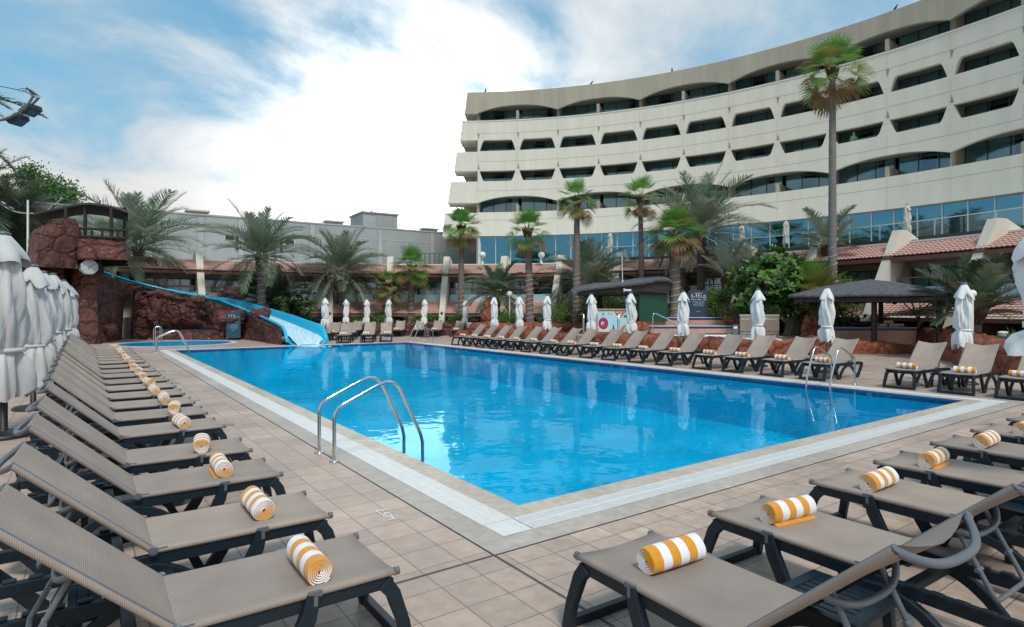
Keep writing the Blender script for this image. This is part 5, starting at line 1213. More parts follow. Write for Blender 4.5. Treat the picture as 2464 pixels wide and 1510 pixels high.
# cream wall seen through the arch, green railing beside the tower
cw = thing('cream_wall', 'cream rendered wall seen through the rock archway', 'wall', at(312,39.4), -psi); mb = MB(); mb.box((-1.6,0,-1.4),(1.6,.3,3.4)); mb.build('panel', M['plaster_cream'], cw)
gr = thing('green_fence', 'green mesh fence on the wing roof left of the tower', 'fence', CC)
mb = MB()
for t in trange(-4.5, 3.2, .75): mb.tube([arc(t,33,5.42),arc(t,33,6.55)], .035, 6)
for z in (5.5,6.55): mb.tube([arc(t,33,z) for t in trange(-4.5,3.2,.7)], .035, 6)
for z in (5.7,5.9,6.1,6.3): mb.tube([arc(t,33,z) for t in trange(-4.5,3.2,.7)], .008, 4)
m_g = mat('fence_green', (.01,.12,.07), rough=.4); o = mb.build('mesh_panel', m_g, gr); fix(o, gr)
# ------------------------------------------------------------------ palms
class NMB:     # numpy collector for leaves (triangles / quads of one size)
    def __init__(s): s.v = []; s.f = []; s.m = []; s.n = 0
    def add(s, v, f, m): s.v.append(v); s.f.append(f+s.n); s.m.append(np.full(len(f), m)); s.n += len(v)
    def build(s, name, mats, parent=None, kind=None):
        V = np.concatenate(s.v); Fq = np.concatenate(s.f); Mi = np.concatenate(s.m); k = Fq.shape[1]
        me = bpy.data.meshes.new(name); me.vertices.add(len(V)); me.vertices.foreach_set('co', V.astype(np.float32).ravel())
        me.loops.add(Fq.size); me.loops.foreach_set('vertex_index', Fq.astype(np.int32).ravel()); me.polygons.add(len(Fq))
        me.polygons.foreach_set('loop_start', np.arange(0, Fq.size, k, dtype=np.int32)); me.polygons.foreach_set('loop_total', np.full(len(Fq), k, dtype=np.int32))
        for q in mats: me.materials.append(M[q])
        me.polygons.foreach_set('material_index', Mi.astype(np.int32)); me.update(calc_edges=True); me.validate()
        o = bpy.data.objects.new(name, me); COL.objects.link(o); o.parent = parent; return o
def unit(v): return v/np.maximum(np.linalg.norm(v, axis=-1, keepdims=True), 1e-9)
def frond(nb, base, az, el, L_, droop, rng, m, nl=52, width=.036, lw=.25, twist=0.):
    """one feather frond: arching rib with narrow leaflets on both sides"""
    h = np.array([cos(az), sin(az), 0.]); up = np.array([0,0,1.]); n = 26; t = np.linspace(0,1,n)
    e = el-droop*t**1.35; steps = np.stack([np.cos(e), np.sin(e)],1)*(L_/(n-1)); hp = np.concatenate([[0],np.cumsum(steps[:-1,0])]); vp = np.concatenate([[0],np.cumsum(steps[:-1,1])])
    side0 = np.cross(h, up); bend = twist*t**2*L_
    P = base+np.outer(hp,h)+np.outer(vp,up)+np.outer(bend,side0); T = unit(np.gradient(P, axis=0)); S = unit(np.cross(T, np.broadcast_to(up,T.shape)+1e-4)); U = np.cross(S, T)
    # rib
    r = .022*(1-.85*t)[:,None]; ring = np.stack([P+S*r, P-S*r*.5+U*r*.9, P-S*r*.5-U*r*.9],1).reshape(-1,3); fs = []
    for i in range(n-1):
        for j in range(3): fs.append((i*3+j, i*3+(j+1)%3, i*3+3+(j+1)%3, i*3+3+j))
    nb.add(ring, np.array(fs), m)
    u = np.linspace(.16,1,nl); idx = u*(n-1); i0 = np.minimum(idx.astype(int), n-2); fr = (idx-i0)[:,None]
    for sgn in (-1,1):
        p = P[i0]*(1-fr)+P[i0+1]*fr; tt = unit(T[i0]*(1-fr)+T[i0+1]*fr); ss = S[i0]*sgn; uu = U[i0]
        ln = (L_*lw*np.sin(np.pi*np.clip(.14+.78*u,0,1))**.7*rng.uniform(.82,1.08,nl))[:,None]
        fw = np.radians(38+18*(1-u)+rng.uniform(-7,7,nl))[:,None]; vee = np.radians(24+rng.uniform(-14,14,nl))[:,None]
        d = tt*np.cos(fw)+(ss*np.cos(vee)+uu*np.sin(vee))*np.sin(fw); d2 = unit(d+np.array([0,0,-.30])*rng.uniform(.2,1.5,nl)[:,None])
        wv = unit(np.cross(d, uu+ss*.3))*(width*.5)
        a = p; b = p+d*ln*.5; c = b+d2*ln*.5
        v = np.stack([a-wv*.6, a+wv*.6, b+wv, b-wv, c+wv*.12, c-wv*.12],1).reshape(-1,3); k = np.arange(nl)[:,None]*6
        nb.add(v, np.concatenate([k+np.array([[0,1,2,3]]), k+np.array([[3,2,4,5]])]), m)
def trunk(parent, h, r0, r1, m, lean=(0,0), flare=1.5, rings=.09, seed=0, wrap=None, boots=0., name='trunk'):
    rnd = random.Random(seed); mb = MB(); n = 14; rows = []; k = max(8, int(h/rings)); pts = []
    for i in range(k*2+1):
        t = i/(k*2); z = h*t; r = r1+(r0-r1)*(1-t)**1.1; r *= 1+(flare-1)*max(0,1-z/.7)**2; r *= 1+(.06 if i%2 else -.02)*rnd.uniform(.4,1.3)
        c = (lean[0]*t**1.6, lean[1]*t**1.6, z); pts.append((c,r)); ph = .5*i
        rows.append([(c[0]+r*(1+.05*cos(5*q*2*pi/n*1.0+ph))*cos(2*pi*q/n), c[1]+r*(1+.05*cos(5*q*2*pi/n+ph))*sin(2*pi*q/n), z) for q in range(n)])
    mb.grid(rows, 0, True, True); mb.build(name, M[m], parent)
    if boots:
        mb = MB(); hh = boots
        for i in range(70):
            f = i/70; z = h-hh+hh*f*1.02; a = i*2.4; rr = r1*(1.0+.55*f); c = Vector((lean[0],lean[1],z)); d = Vector((cos(a),sin(a),0))
            p = c+d*rr*.75; s = Vector((-d.y,d.x,0))*.06; tip = c+d*(rr+.10+.08*f)+Vector((0,0,.16))
            mb.add([p-s,p+s,tip+s*.45,tip-s*.45,p-s+d*.07-Vector((0,0,.02)),p+s+d*.07-Vector((0,0,.02))], [(0,1,2,3),(4,5,2,3),(0,3,4),(1,5,2)])
        mb.build('leaf_boots', M['boots'], parent)
    if wrap:
        mb = MB(); z0, z1, gap = wrap; n_ = int((z1-z0)/gap*14); P = []
        for i in range(n_+1):
            z = z0+(z1-z0)*i/n_; t = min(1,z/h); r = (r1+(r0-r1)*(1-t)**1.1)*(1+(flare-1)*max(0,1-z/.7)**2)*1.10+.008; a = i/14*2*pi; P.append((lean[0]*t**1.6+r*cos(a), lean[1]*t**1.6+r*sin(a), z))
        mb.tube(P, .011, 4); mb.build('string_light', M['cable_white'], parent)
def date_palm(p, h, L_, label, r=.2, nf=46, seed=1, lean=(0,0), el=(80,-32), mats=('date_leaf','date_leaf_pale','date_dry'), wrap=None, lw=.25, droop=(.7,1.35), nl=52, width=.05, azr=None, group='date palms in the garden', boots=.9, dry=.1):
    t = thing('date_palm', label, 'palm tree', p, 0, group); rng = np.random.default_rng(seed)
    if h > .4: trunk(t, h, r*1.08, r, 'bark_grey', lean, 1.25, .11, seed, wrap, boots)
    nb = NMB()
    for i in range(nf):
        f = (i+.5)/nf; e = rad(el[0]+(el[1]-el[0])*f**.9+rng.uniform(-7,7)); az = i*2.39996+rng.uniform(-.25,.25)
        if azr: az = azr[0]+(azr[1]-azr[0])*rng.uniform()
        m = 2 if (f > .86 and rng.uniform() < .55) or rng.uniform() < dry*.3 else (1 if rng.uniform() < .35 else 0)
        Lf = L_*rng.uniform(.85,1.08)*(.8+.2*sin(pi*min(1,f*1.4))); base = np.array([lean[0]+.10*cos(az), lean[1]+.10*sin(az), h-.25*f+.1])
        frond(nb, base, az, e, Lf, rng.uniform(*droop)*(1 if f > .12 else .5), rng, m, nl, width, lw, rng.uniform(-.12,.12))
    nb.build('crown', mats, t); return t
def fan_leaf(nb, base, az, el, pet, R_, rng, m, spread=2.3, droop=.35, nseg=30):
    h = np.array([cos(az), sin(az), 0]); up = np.array([0,0,1.]); d = h*cos(el)+up*sin(el); s = np.cross(h, up); nrm = np.cross(s, d)
    sag = .14*pet; tip = base+d*pet-up*sag; mid = base+d*pet*.5-up*sag*.2
    pw = .018; nb.add(np.array([base-s*pw, base+s*pw, mid+s*pw, mid-s*pw, tip+s*pw*.6, tip-s*pw*.6]), np.array([[0,1,2,3],[3,2,4,5]]), m)
    d2 = unit(d-up*.35*max(0.15,cos(el))); nrm = unit(np.cross(s, d2)); q = np.linspace(-spread, spread, nseg); dq = q[1]-q[0]
    dirs = np.outer(np.cos(q*.82), d2)+np.outer(np.sin(q*.82), s)
    fold = (np.abs(np.sin(q*.8))**1.4*.34)[:,None]; dirs = unit(dirs+nrm*fold*.9)
    ln = (R_*(.80+.2*np.cos(q*.7))*rng.uniform(.9,1.06,nseg))[:,None]
    perp = np.gradient(dirs, axis=0); perp = unit(perp)
    w1 = np.tan(abs(dq*.82)/2)*.98
    zig = np.where(np.arange(nseg)%2, .02, -.02)[:,None]*R_
    a = np.repeat(tip[None,:], nseg, 0); r1 = ln*.56; b = a+dirs*r1+nrm*zig; dr = (rng.uniform(.5,1.5,nseg)*droop)[:,None]
    c = b+unit(dirs-up*dr*.5)*ln*.26; e = c+unit(dirs-up*dr*1.9)*ln*.22
    wv = perp*(r1*w1)
    v = np.stack([a-wv*.06, a+wv*.06, b+wv, b-wv, c+wv*.55, c-wv*.55, e+wv*.06, e-wv*.06],1).reshape(-1,3); k = np.arange(nseg)[:,None]*8
    return v, np.concatenate([k+np.array([[0,1,2,3]]), k+np.array([[3,2,4,5]])]), k+np.array([[5,4,6,7]])
def fan_palm(p, h, R_, label, r=.16, nf=30, seed=1, lean=(0,0), dry=.28, wrap=None, pet=.75, el=(82,-58), flare=1.6, group='fan palms in the garden', skirt=0., bark='bark_fan', droop=.35, yellow=.25, boots=.5):
    t = thing('fan_palm', label, 'palm tree', p, 0, group); rng = np.random.default_rng(seed)
    if h > .3: trunk(t, h, r, r*.62, bark, lean, flare, .12, seed, wrap, boots)
    nb = NMB()
    nf = int(nf*1.1)
    for i in range(nf):
        f = (i+.5)/nf; e = rad(el[0]+(el[1]-el[0])*f+rng.uniform(-14,14)); az = i*2.39996+rng.uniform(-.3,.3)
        m = 2 if rng.uniform() < max(0,(f-1+dry)/max(dry,.01))*.9 else (1 if rng.uniform() < yellow*f*1.6 else 0)
        mt = 2 if (m == 2 or (f > 1-dry*1.8 and rng.uniform() < .7)) else m
        base = np.array([lean[0]+.06*cos(az), lean[1]+.06*sin(az), h-.28*f])
        res = fan_leaf(nb, base, az, e, pet*rng.uniform(.8,1.15), R_*rng.uniform(.85,1.08), rng, m, 2.2, droop*(1+1.6*f*(m == 2)))
        v, f1, f2 = res; nb.v.append(v); nb.f.append(f1+nb.n); nb.m.append(np.full(len(f1), m)); nb.f.append(f2+nb.n); nb.m.append(np.full(len(f2), mt)); nb.n += len(v)
    nb.build('crown', ('fan_green','fan_yellow','fan_dry'), t)
    if skirt:
        nb = NMB()
        for i in range(int(26*skirt)):
            az = i*2.39996; base = np.array([lean[0]+.08*cos(az), lean[1]+.08*sin(az), h-.2-.5*skirt*rng.uniform()]); v, f1, f2 = fan_leaf(nb, base, az, rad(rng.uniform(-80,-62)), pet*.5, R_*.8, rng, 0, 1.2, .9)
            nb.add(v, np.concatenate([f1,f2]), 0)
        nb.build('dry_skirt', ('fan_dry',), t)
    return t
def ptree(fn, xd, D, yd, z0, **k): p = at(xd, D, z0); return fn(p, hz(yd, D)-z0, **k)
W = lambda *a, **k: ptree(fan_palm, *a, **k)
DPm = lambda *a, **k: ptree(date_palm, *a, **k)
W(989,45,640,-.2, R_=1.0, label='fan palm with bright green crown and ringed trunk, leftmost in the far planter', r=.30, seed=3, wrap=(.2,3.2,.34), pet=.95, nf=30, lean=(.1,0))
W(1110,44,545,-.2, R_=.95, label='tall fan palm beside the left end of the hotel tower', r=.27, seed=4, wrap=(.2,3.4,.32), pet=.85, nf=32)
W(1275,38.5,553,.0, R_=.9, label='fan palm with a leaning ringed trunk left of the big date palm at centre', r=.29, seed=5, wrap=(.2,4.3,.30), pet=.85, nf=24, lean=(-.25,-.1), dry=.34)
W(1387,37.4,480,.0, R_=.75, label='tall slim fan palm rising behind the left end of the bar hut', r=.26, seed=6, wrap=(.2,4.2,.28), pet=.8, nf=22, dry=.36, lean=(.05,0), skirt=.35)
W(1545,42,475,.0, R_=.85, label='tall slim fan palm rising behind the bar hut roof', r=.24, seed=7, pet=.95, nf=22, dry=.34, lean=(-.2,0), skirt=.4, wrap=(1.2,3.6,.3))
W(1624,33.6,560,.2, R_=.95, label='stout fan palm with shaggy brown tipped crown right of the bar hut', r=.36, seed=8, pet=.85, nf=40, dry=.55, flare=1.5, wrap=(.4,3.9,.36), el=(80,-45), boots=1.6)
W(2003,31.5,168,.2, R_=1.06, label='tallest fan palm, standing before the hotel tower at right', r=.235, seed=9, pet=1.0, nf=31, dry=.28, bark='bark_tall', flare=1.35, wrap=(2.8,4.9,.45), el=(84,-64), droop=.5, yellow=.5, lean=(.05,.02))
W(931,44.5,684,-.2, R_=.75, label='small fan palm with yellowing drooping crown in the far planter', r=.22, seed=10, pet=.75, nf=24, dry=.2, yellow=1.6, wrap=(.2,2.0,.4))
W(262,44,575,.5, R_=1.0, label='bright green fan palm behind the rock tower shelter', r=.2, seed=11, pet=.9, nf=26, dry=.1)
W(318,40.5,668,.3, R_=.85, label='fan palm with drooping yellow leaves behind the slide top', r=.2, seed=12, pet=.8, nf=20, dry=.4, yellow=.9)
W(1958,31.2,712,.4, R_=1.12, label='low fan palm with broad yellow green leaves left of the gazebo roof', r=.22, seed=13, pet=1.1, nf=24, dry=.08, yellow=1.2, el=(85,-12), droop=.12)
DPm(333,41.5,598,.2, L_=5.2, label='large date palm behind the rock tower and slide top', r=.24, seed=21, nf=60, el=(86,-34), dry=.2)
DPm(629,40,618,.2, L_=4.1, label='date palm with a tall crown behind the blue slide', r=.25, seed=22, nf=44, wrap=(.2,4.4,.4), el=(86,-26))
DPm(820.5,45.5,655,-.2, L_=4.3, label='wide silvery date palm in the far planter right of the slide', r=.30, seed=23, nf=56, el=(82,-38), wrap=(.2,4.2,.3), mats=('date_leaf','date_leaf_pale','date_dry'))
DPm(660,43,735,.2, L_=3.0, label='low bushy date palm half hidden behind the frangipani by the slide', r=.2, seed=24, nf=30, el=(84,5), droop=(.5,1.0), mats=('date_dark','date_leaf','date_dry'))
DPm(1197,40.5,706,.0, L_=2.6, label='small grey green date palm beside the globe lamp at centre', r=.17, seed=25, nf=48, el=(84,-34), mats=('date_leaf','date_leaf_pale','date_leaf_pale'))
DPm(1418,41,690,.0, L_=3.9, label='big bushy date palm behind the bar hut', r=.3, seed=26, nf=64, el=(86,-26), mats=('date_leaf','date_leaf_pale','date_dry'))
DPm(1687,37.5,562,.2, L_=4.7, label='tall date palm with a curved trunk between the stout fan palm and the frangipani', r=.23, seed=27, nf=58, el=(86,-30), mats=('date_leaf_pale','date_leaf','date_dry'), lean=(.1,.1))
DPm(1746,34,664,.4, L_=2.3, label='young sparse date palm with a bent shaggy trunk left of the frangipani', r=.21, seed=28, nf=12, el=(84,25), droop=(.3,.8), mats=('date_leaf_pale','date_leaf_pale','date_dry'), lean=(.15,0))
DPm(1990,34.5,592,.4, L_=2.7, label='date palm crown behind the tallest fan palm\'s trunk', r=.18, seed=29, nf=17, el=(80,0), droop=(.4,.9), mats=('date_leaf_pale','date_leaf','date_dry'))
DPm(2344,22.4,752,.5, L_=2.35, label='dark glossy date palm behind the rightmost parasol', r=.21, seed=30, nf=34, el=(86,8), droop=(.35,.9), mats=('date_dark','date_leaf','date_dry'), lw=.27, width=.045, boots=.5)
for xd, D, yd, L_, sd_, lb in ((30,47,545,5.0,31,'big dark date palm at the left behind the grey parasols'),(95,50,570,4.6,32,'big dark date palm behind the white floodlight pole'),(-70,44,470,5.0,33,'dark date palm cut by the left frame edge'),(10,52,520,4.6,34,'dark date palm farthest back at the left edge')):
    DPm(xd,D,yd,-1.2, L_=L_, label=lb, r=.3, seed=sd_, nf=70, el=(75,-60), mats=('date_dark','date_leaf','date_dry'), dry=.3, width=.05, nl=44, group='dark date palms at the left')
p = cf(-16.3,15.5); date_palm(p, 7.0, 3.3, 'near date palm whose fronds hang in at the upper left edge', .25, 46, 35, (0,0), (70,-55), ('date_dark','date_leaf','date_dry'), None, group=None, lw=.2)
# ------------------------------------------------------------------ broadleaf trees and shrubs
def quad_leaves(nb, C, n, size, rng, mats, spread, flat=.3, aspect=.45):
    P = C+rng.normal(0,1,(n,3))*spread; d = unit(rng.normal(0,1,(n,3))+np.array([0,0,flat])); s = unit(np.cross(d, rng.normal(0,1,(n,3)))); L_ = size*rng.uniform(.7,1.3,(n,1))
    a = P; b = P+d*L_*.5+s*L_*aspect*.5; c = P+d*L_; e = P+d*L_*.5-s*L_*aspect*.5
    v = np.stack([a,b,c,e],1).reshape(-1,3); f = np.arange(n)[:,None]*4+np.array([[0,1,2,3]]); mi = rng.choice(len(mats), n, p=mats)
    nb.v.append(v); nb.f.append(f+nb.n); nb.m.append(mi); nb.n += len(v)
def limbs(parent, tips, r, m='bark_grey', h0=.0, seed=0, name='trunk', fork=.35):
    rnd = random.Random(seed); mb = MB(); top = sum((Vector(t) for t in tips), Vector())/len(tips); f = Vector((top.x*.2, top.y*.2, top.z*fork))
    mb.tube([(0,0,-.1),(f.x*.4+.05,f.y*.4,f.z*.5),f], [r*1.25,r*1.0,r*.85], 9)
    for t in tips:
        t = Vector(t); mid = f.lerp(t,.5)+Vector((rnd.uniform(-.15,.15),rnd.uniform(-.15,.15),rnd.uniform(-.1,.12)))
        mb.tube([f, f.lerp(mid,.5)+Vector((rnd.uniform(-.06,.06),rnd.uniform(-.06,.06),.03)), mid, t], [r*.62,r*.5,r*.38,r*.12], 6)
    mb.build(name, M[m], parent)
def shrub(p, sx_, sy, sz, label, seed, mats=('leaf_mid','leaf_light','leaf_dark'), w=(.45,.3,.25), clumps=60, per=60, size=.10, name='shrub', cat='shrub', group=None, stem=True, zc=None, low=.0):
    t = thing(name, label, cat, p, 0, group); rng = np.random.default_rng(seed); nb = NMB(); tips = []
    for i in range(clumps):
        d = unit(rng.normal(0,1,3)); r = rng.uniform(.35,1)**.5; c = np.array([d[0]*sx_*r, d[1]*sy*r, (zc or sz*.55)+d[2]*sz*.5*r]); k = 1+.25*nz((c[0]*2,c[1]*2,c[2]*2+seed),.8); c[:2] *= k
        c[2] = max(c[2], low+.05); ww = np.array(w); ww = ww*rng.uniform(.4,1.6,3); quad_leaves(nb, c, per, size, rng, ww/ww.sum(), min(sx_,sz)*.16)
        if i < 9: tips.append(c)
    if stem: limbs(t, tips, .035+.02*sz, 'twig', seed=seed, name='stem', fork=.25)
    nb.build('foliage', mats, t); return t
def rosette_tree(p, tips, label, seed, size=.26, flowers=20, nleaf=13, r=.11, fork=.3):
    t = thing('frangipani_tree', label, 'tree', p); rng = np.random.default_rng(seed); nb = NMB(); limbs(t, [tips[i] for i in range(0,len(tips),max(1,len(tips)//22))], r, 'bark_grey', seed=seed, fork=fork)
    for c in tips:
        c = np.array(c); ax = unit(np.array([c[0]*.35,c[1]*.35,.9])+rng.normal(0,.25,3)); u_ = unit(np.cross(ax,[.3,.5,.1])); w_ = np.cross(ax,u_); m = rng.choice(3,p=[.38,.40,.22])
        for k in range(nleaf):
            a = k*2.4; e = rad(rng.uniform(-15,62)); d = unit((u_*cos(a)+w_*sin(a))*cos(e)+ax*sin(e)); s = unit(np.cross(d,ax)); L_ = size*rng.uniform(.75,1.2); nn = np.cross(s,d)
            q = np.array([c, c+d*L_*.4+s*L_*.19+nn*.01, c+d*L_*.75+s*L_*.18-nn*.01, c+d*L_*1.02-nn*L_*.12, c+d*L_*.75-s*L_*.18-nn*.01, c+d*L_*.4-s*L_*.19+nn*.01])
            nb.add(q, np.array([[0,1,2,5],[5,2,3,4]]), m)
    nb.build('foliage', ('leaf_mid','leaf_dark','leaf_light'), t)
    nb = NMB()
    for i in range(flowers):
        c = np.array(tips[rng.integers(len(tips))])+np.array([0,0,size*.5])+rng.normal(0,.05,3)
        for k in range(7): quad_leaves(nb, c, 1, size*.42, rng, [1.], .05, .8, .7)
    nb.build('blossom', ('flower_white',), t); return t
def cloud_tips(n, c, s, seed, zmin=.4):
    rng = np.random.default_rng(seed); out = []
    while len(out) < n:
        d = unit(rng.normal(0,1,3)); r = rng.uniform(.25,1)**.45; q = np.array(c)+d*np.array(s)*r*(1+.22*nz(tuple(d*2.2+seed),1.))
        if q[2] > zmin and (d[2] > -.75): out.append(q)
    return out
p = at(1862,32.5,.4); rosette_tree(p, cloud_tips(450,(-.1,0,2.4),(2.8,2.1,2.15),5), 'large frangipani tree with white blossoms left of the gazebo', 5, .34, 60, 15)
p = at(700,41.5,.0); rosette_tree(p, cloud_tips(150,(.1,0,1.75),(1.7,1.3,1.1),6), 'smaller frangipani tree with pale blossoms beside the blue slide', 6, .30, 46, r=.07)
def broad_tree(xd, D, ytop, ybot, sx_, label, seed):
    z0 = -1.3; p = at(xd,D,z0); zt = hz(ytop,D)-z0; zb = hz(ybot,D)-z0; t = thing('broadleaf_tree', label, 'tree', p); rng = np.random.default_rng(seed); nb = NMB(); tips = []
    for i in range(130):
        d = unit(rng.normal(0,1,3)); r = rng.uniform(.2,1)**.4; c = np.array([d[0]*sx_*r,d[1]*sx_*r,(zt+zb)/2+d[2]*(zt-zb)/2*r]); c[:2] *= 1+.3*nz(tuple(d*2+seed),1.); tips.append(c); quad_leaves(nb, c, 46, .30, rng, [.5,.35,.15], .42)
    limbs(t, tips[:12], .28, seed=seed, fork=.45); nb.build('crown', ('leaf_dark','leaf_mid','leaf_light'), t)
broad_tree(132,58,428,560,2.1,'broadleaf tree behind the dark date palms at the left',51)
broad_tree(75,62,402,560,2.0,'taller broadleaf tree behind the floodlight pole at the left',52)
for i,(xd,D,ytop,sx_,sz,mt,ww,lb,kw) in enumerate((
 (910,44.5,757,1.4,1.0,0,0,'bright green ground shrub left in the far planter, before the wide date palm',{}),(1040,45,760,1.7,.9,0,0,'bright green spiky shrub between two trunks of the far planter',{}),(1222,45,758,.9,.9,0,0,'small green shrub at the foot of the leftmost ringed fan palm',{}),
 (865,44.6,764,.8,.8,0,0,'small green shrub nearest the slide in the far planter',{}),(1100,43.4,760,.6,.7,0,0,'little green shrub at the leaning pier\'s foot',{}),
 (1225,38.6,752,1.0,.95,0,0,'bright green shrub at the base of the globe lamp post',{}),(1352,38.4,735,1.5,1.5,1,0,'rounded olive green shrub behind the central white parasol',{}),
 (1440,37.4,710,1.8,1.9,2,0,'dark green hedge seen through the bar hut',{'clumps':90}),(1528,38.6,716,1.6,1.7,2,0,'dark shrub behind the hut\'s white post',{}),
 (1603,34.,737,.75,1.0,3,0,'greyish shrub at the foot of the stout fan palm',{}),(1722,33.8,702,.78,1.62,1,0,'dense yellow green hedge beside the navy rules board',{'clumps':110}),
 (1785,32.6,727,1.1,1.1,3,0,'twiggy grey green shrub behind the tan printed board',{'per':34}),(2040,32.5,680,1.3,1.1,4,0,'yellow leaved shrub above the gazebo roof',{}),
 (2255,32.6,672,2.0,1.2,5,0,'brownish flowering shrub crown right above the gazebo roof',{}),(2118,32.2,726,1.15,1.9,4,0,'thin yellowish shrub behind the stacked towels',{'per':16,'clumps':46}),
 (2030,31.,722,1.2,1.3,2,0,'dark drooping shrub seen under the gazebo\'s left bay',{'per':40}),(2445,20.2,792,.5,.5,0,0,'x',{})) ):
    if lb == 'x': continue
    MT = (('grass_green','leaf_light','leaf_mid'),('leaf_mid','leaf_light','leaf_yellow'),('leaf_dark','leaf_mid','leaf_dark'),('leaf_brown','leaf_mid','twig'),('leaf_yellow','leaf_light','leaf_mid'),('leaf_brown','leaf_mid','flower_white'))[mt]
    z0 = hz(ytop,D)-sz*1.02; shrub(at(xd,D,z0), sx_, sx_*.7, sz, lb, 60+i, MT, (.45,.33,.22) if mt != 5 else (.55,.4,.05), size=.11, **kw)
# beds of soil inside the planters
mb = MB()
for P_l in ([at(1145,43),at(850,42.2),at(740,41.5),at(740,46),at(1145,46.5)],[at(1140,38.3),at(1240,37),at(1425,36.2),at(1640,34),at(1640,43),at(1140,42)],[at(1570,33.8),at(1800,33),at(1980,28),at(2230,28.4),at(2330,24),at(2470,18.2),at(2600,24),at(2200,35),at(1700,40)]):
    n = len(P_l); mb.add([(p.x,p.y,.42) for p in P_l]+[(p.x,p.y,-.4) for p in P_l], [tuple(range(n))]+[(i,(i+1)%n,n+(i+1)%n,n+i) for i in range(n)])
tag(mb.build('planter_soil', M['soil'], recalc=False), kind='structure')
# bare branching trees seen through the gazebo
for i,(xd,D,lb) in enumerate(((2205,27.6,'bare pale branching tree behind the gazebo counter'),(2268,26.6,'bare tangled tree behind the gazebo\'s right post'))):
    t = thing('bare_tree', lb, 'tree', at(xd,D,.4)); rnd = random.Random(i+3); mb = MB()
    def grow(a, d, l, r, k):
        b = a+d*l; mid = a+d*l*.5+Vector((rnd.uniform(-1,1),rnd.uniform(-1,1),0))*l*.12; mb.tube([a,mid,b], [r,r*.85,r*.7], 6, caps=k == 0)
        if k < 4:
            for q in range(2+(rnd.random() < .4)): e = (d+Vector((rnd.uniform(-1,1),rnd.uniform(-1,1),rnd.uniform(-.2,.6)))*.75).normalized(); grow(b, e, l*rnd.uniform(.6,.85), r*.62, k+1)
    grow(Vector((0,0,-.3)), Vector((.25*(1 if i == 0 else -1),0,1)).normalized(), 1.05, .085, 0); mb.build('trunk', M['twig'], t)
ag = thing('agave', 'spiky green agave on the red planter wall at right', 'plant', at(2438,18.3,.72)); rng = np.random.default_rng(8); nb = NMB()
for i in range(34):
    az = i*2.4; e = rad(80-70*i/34); d = np.array([cos(az)*cos(e),sin(az)*cos(e),sin(e)]); s = unit(np.cross(d,[0,0,1.])); L_ = .62*rng.uniform(.8,1.1); nn = np.cross(s,d)
    v = np.array([-s*.03,s*.03,d*L_*.5+s*.04,d*L_*.5-s*.04,d*L_+s*.003-nn*.05,d*L_-s*.003-nn*.05]); nb.add(v, np.array([[0,1,2,3],[3,2,4,5]]), i%2)
nb.build('leaves', ('leaf_mid','leaf_dark'), ag)
# ------------------------------------------------------------------ floodlight masts, birds, people
def flood(p, rz, label, h, pole=True, sc=1.):
    t = thing('floodlight_mast', label, 'floodlight', p, rz)
    if pole: mb = MB(); mb.tube([(0,0,0),(0,0,h)], [.09,.06], 12); mb.build('pole', M['white_paint'], t)
    for s in (-1,1):
        mb = MB(); P1 = []
        for i in range(13): q = i/12; P1.append((s*(.05+2.1*q)*sc, 0, h-.9+(.0+1.15*q**2.4)*sc))
        for y in (-.12,.12): mb.tube([(x,y*sc,z) for x,y,z in P1], .035*sc, 8)
        e = P1[-1]; mb.tube([(e[0],-.12*sc,e[2]),(e[0],.12*sc,e[2])], .03*sc, 6); mb.build('arm', M['grey_tube'] if not pole else M['white_paint'], t)
        for k in (6,9):
            x, _, z = P1[k]; nxt = P1[k+1]; a = math.atan2(nxt[2]-z, nxt[0]-x); b = MB(); c_, s_ = cos(a), sin(a)
            def R_(u,v,w): return (x+(u*c_+w*s_)*sc, v*sc, z+(u*s_-w*c_)*sc)
            b.hexa([R_(-.17,-.2,.06),R_(.17,-.2,.06),R_(.17,.2,.06),R_(-.17,.2,.06),R_(-.15,-.17,.17),R_(.15,-.17,.17),R_(.15,.17,.17),R_(-.15,.17,.17)]); lm = b.build('lamp_head', M['black_metal'], t)
            b = MB(); b.add([R_(-.12,-.14,.173),R_(.12,-.14,.173),R_(.12,.14,.173),R_(-.12,.14,.173)], [(0,1,2,3)]); b.build('lamp_glass', M['frosted'], lm, recalc=False)
    return t
D = 41.; flood(at(67,D,-1.4), -psi+.2, 'white double armed floodlight mast behind the rock tower', hz(482,D)+1.4, True, .95)
# near mast at the upper left: only its right arm reaches the frame
D = 11.; e0 = pt(88,240,D); nm = thing('floodlight_mast', 'grey floodlight arm with two black lamps and a perched pigeon, upper left', 'floodlight', at(-240,D+.4))
def npart(mb, name, m, par=None): o = mb.build(name, M[m], par or nm); o.matrix_parent_inverse = Matrix.Translation(-nm.location) if par is None else Matrix(); return o
mb = MB(); b_ = at(-240,D+.4); mb.tube([(b_.x,b_.y,0),(b_.x,b_.y,5.2)], .08, 12); npart(mb,'pole','grey_tube')
arm = [(-240,330),(-150,322),(-70,306),(0,290),(35,277),(62,258),(80,232)]
mb = MB()
for o_, dy in ((-.0,0),(.34,22)):
    P1 = [Vector(pt(x,y+(dy*.4 if i > 3 else 0),D+o_)) for i,(x,y) in enumerate(arm)]; P1[-1] = Vector(pt(80+(14 if dy else 0),232+(3 if dy else 0),D+o_)); Q = []
    for k in range(31): Q.append(cr(P1, k/30*(len(P1)-1)))
    mb.tube(Q, .022, 8)
mb.tube([pt(80,232,D),pt(94,235,D+.34)], .02, 8); npart(mb,'arm','grey_tube')
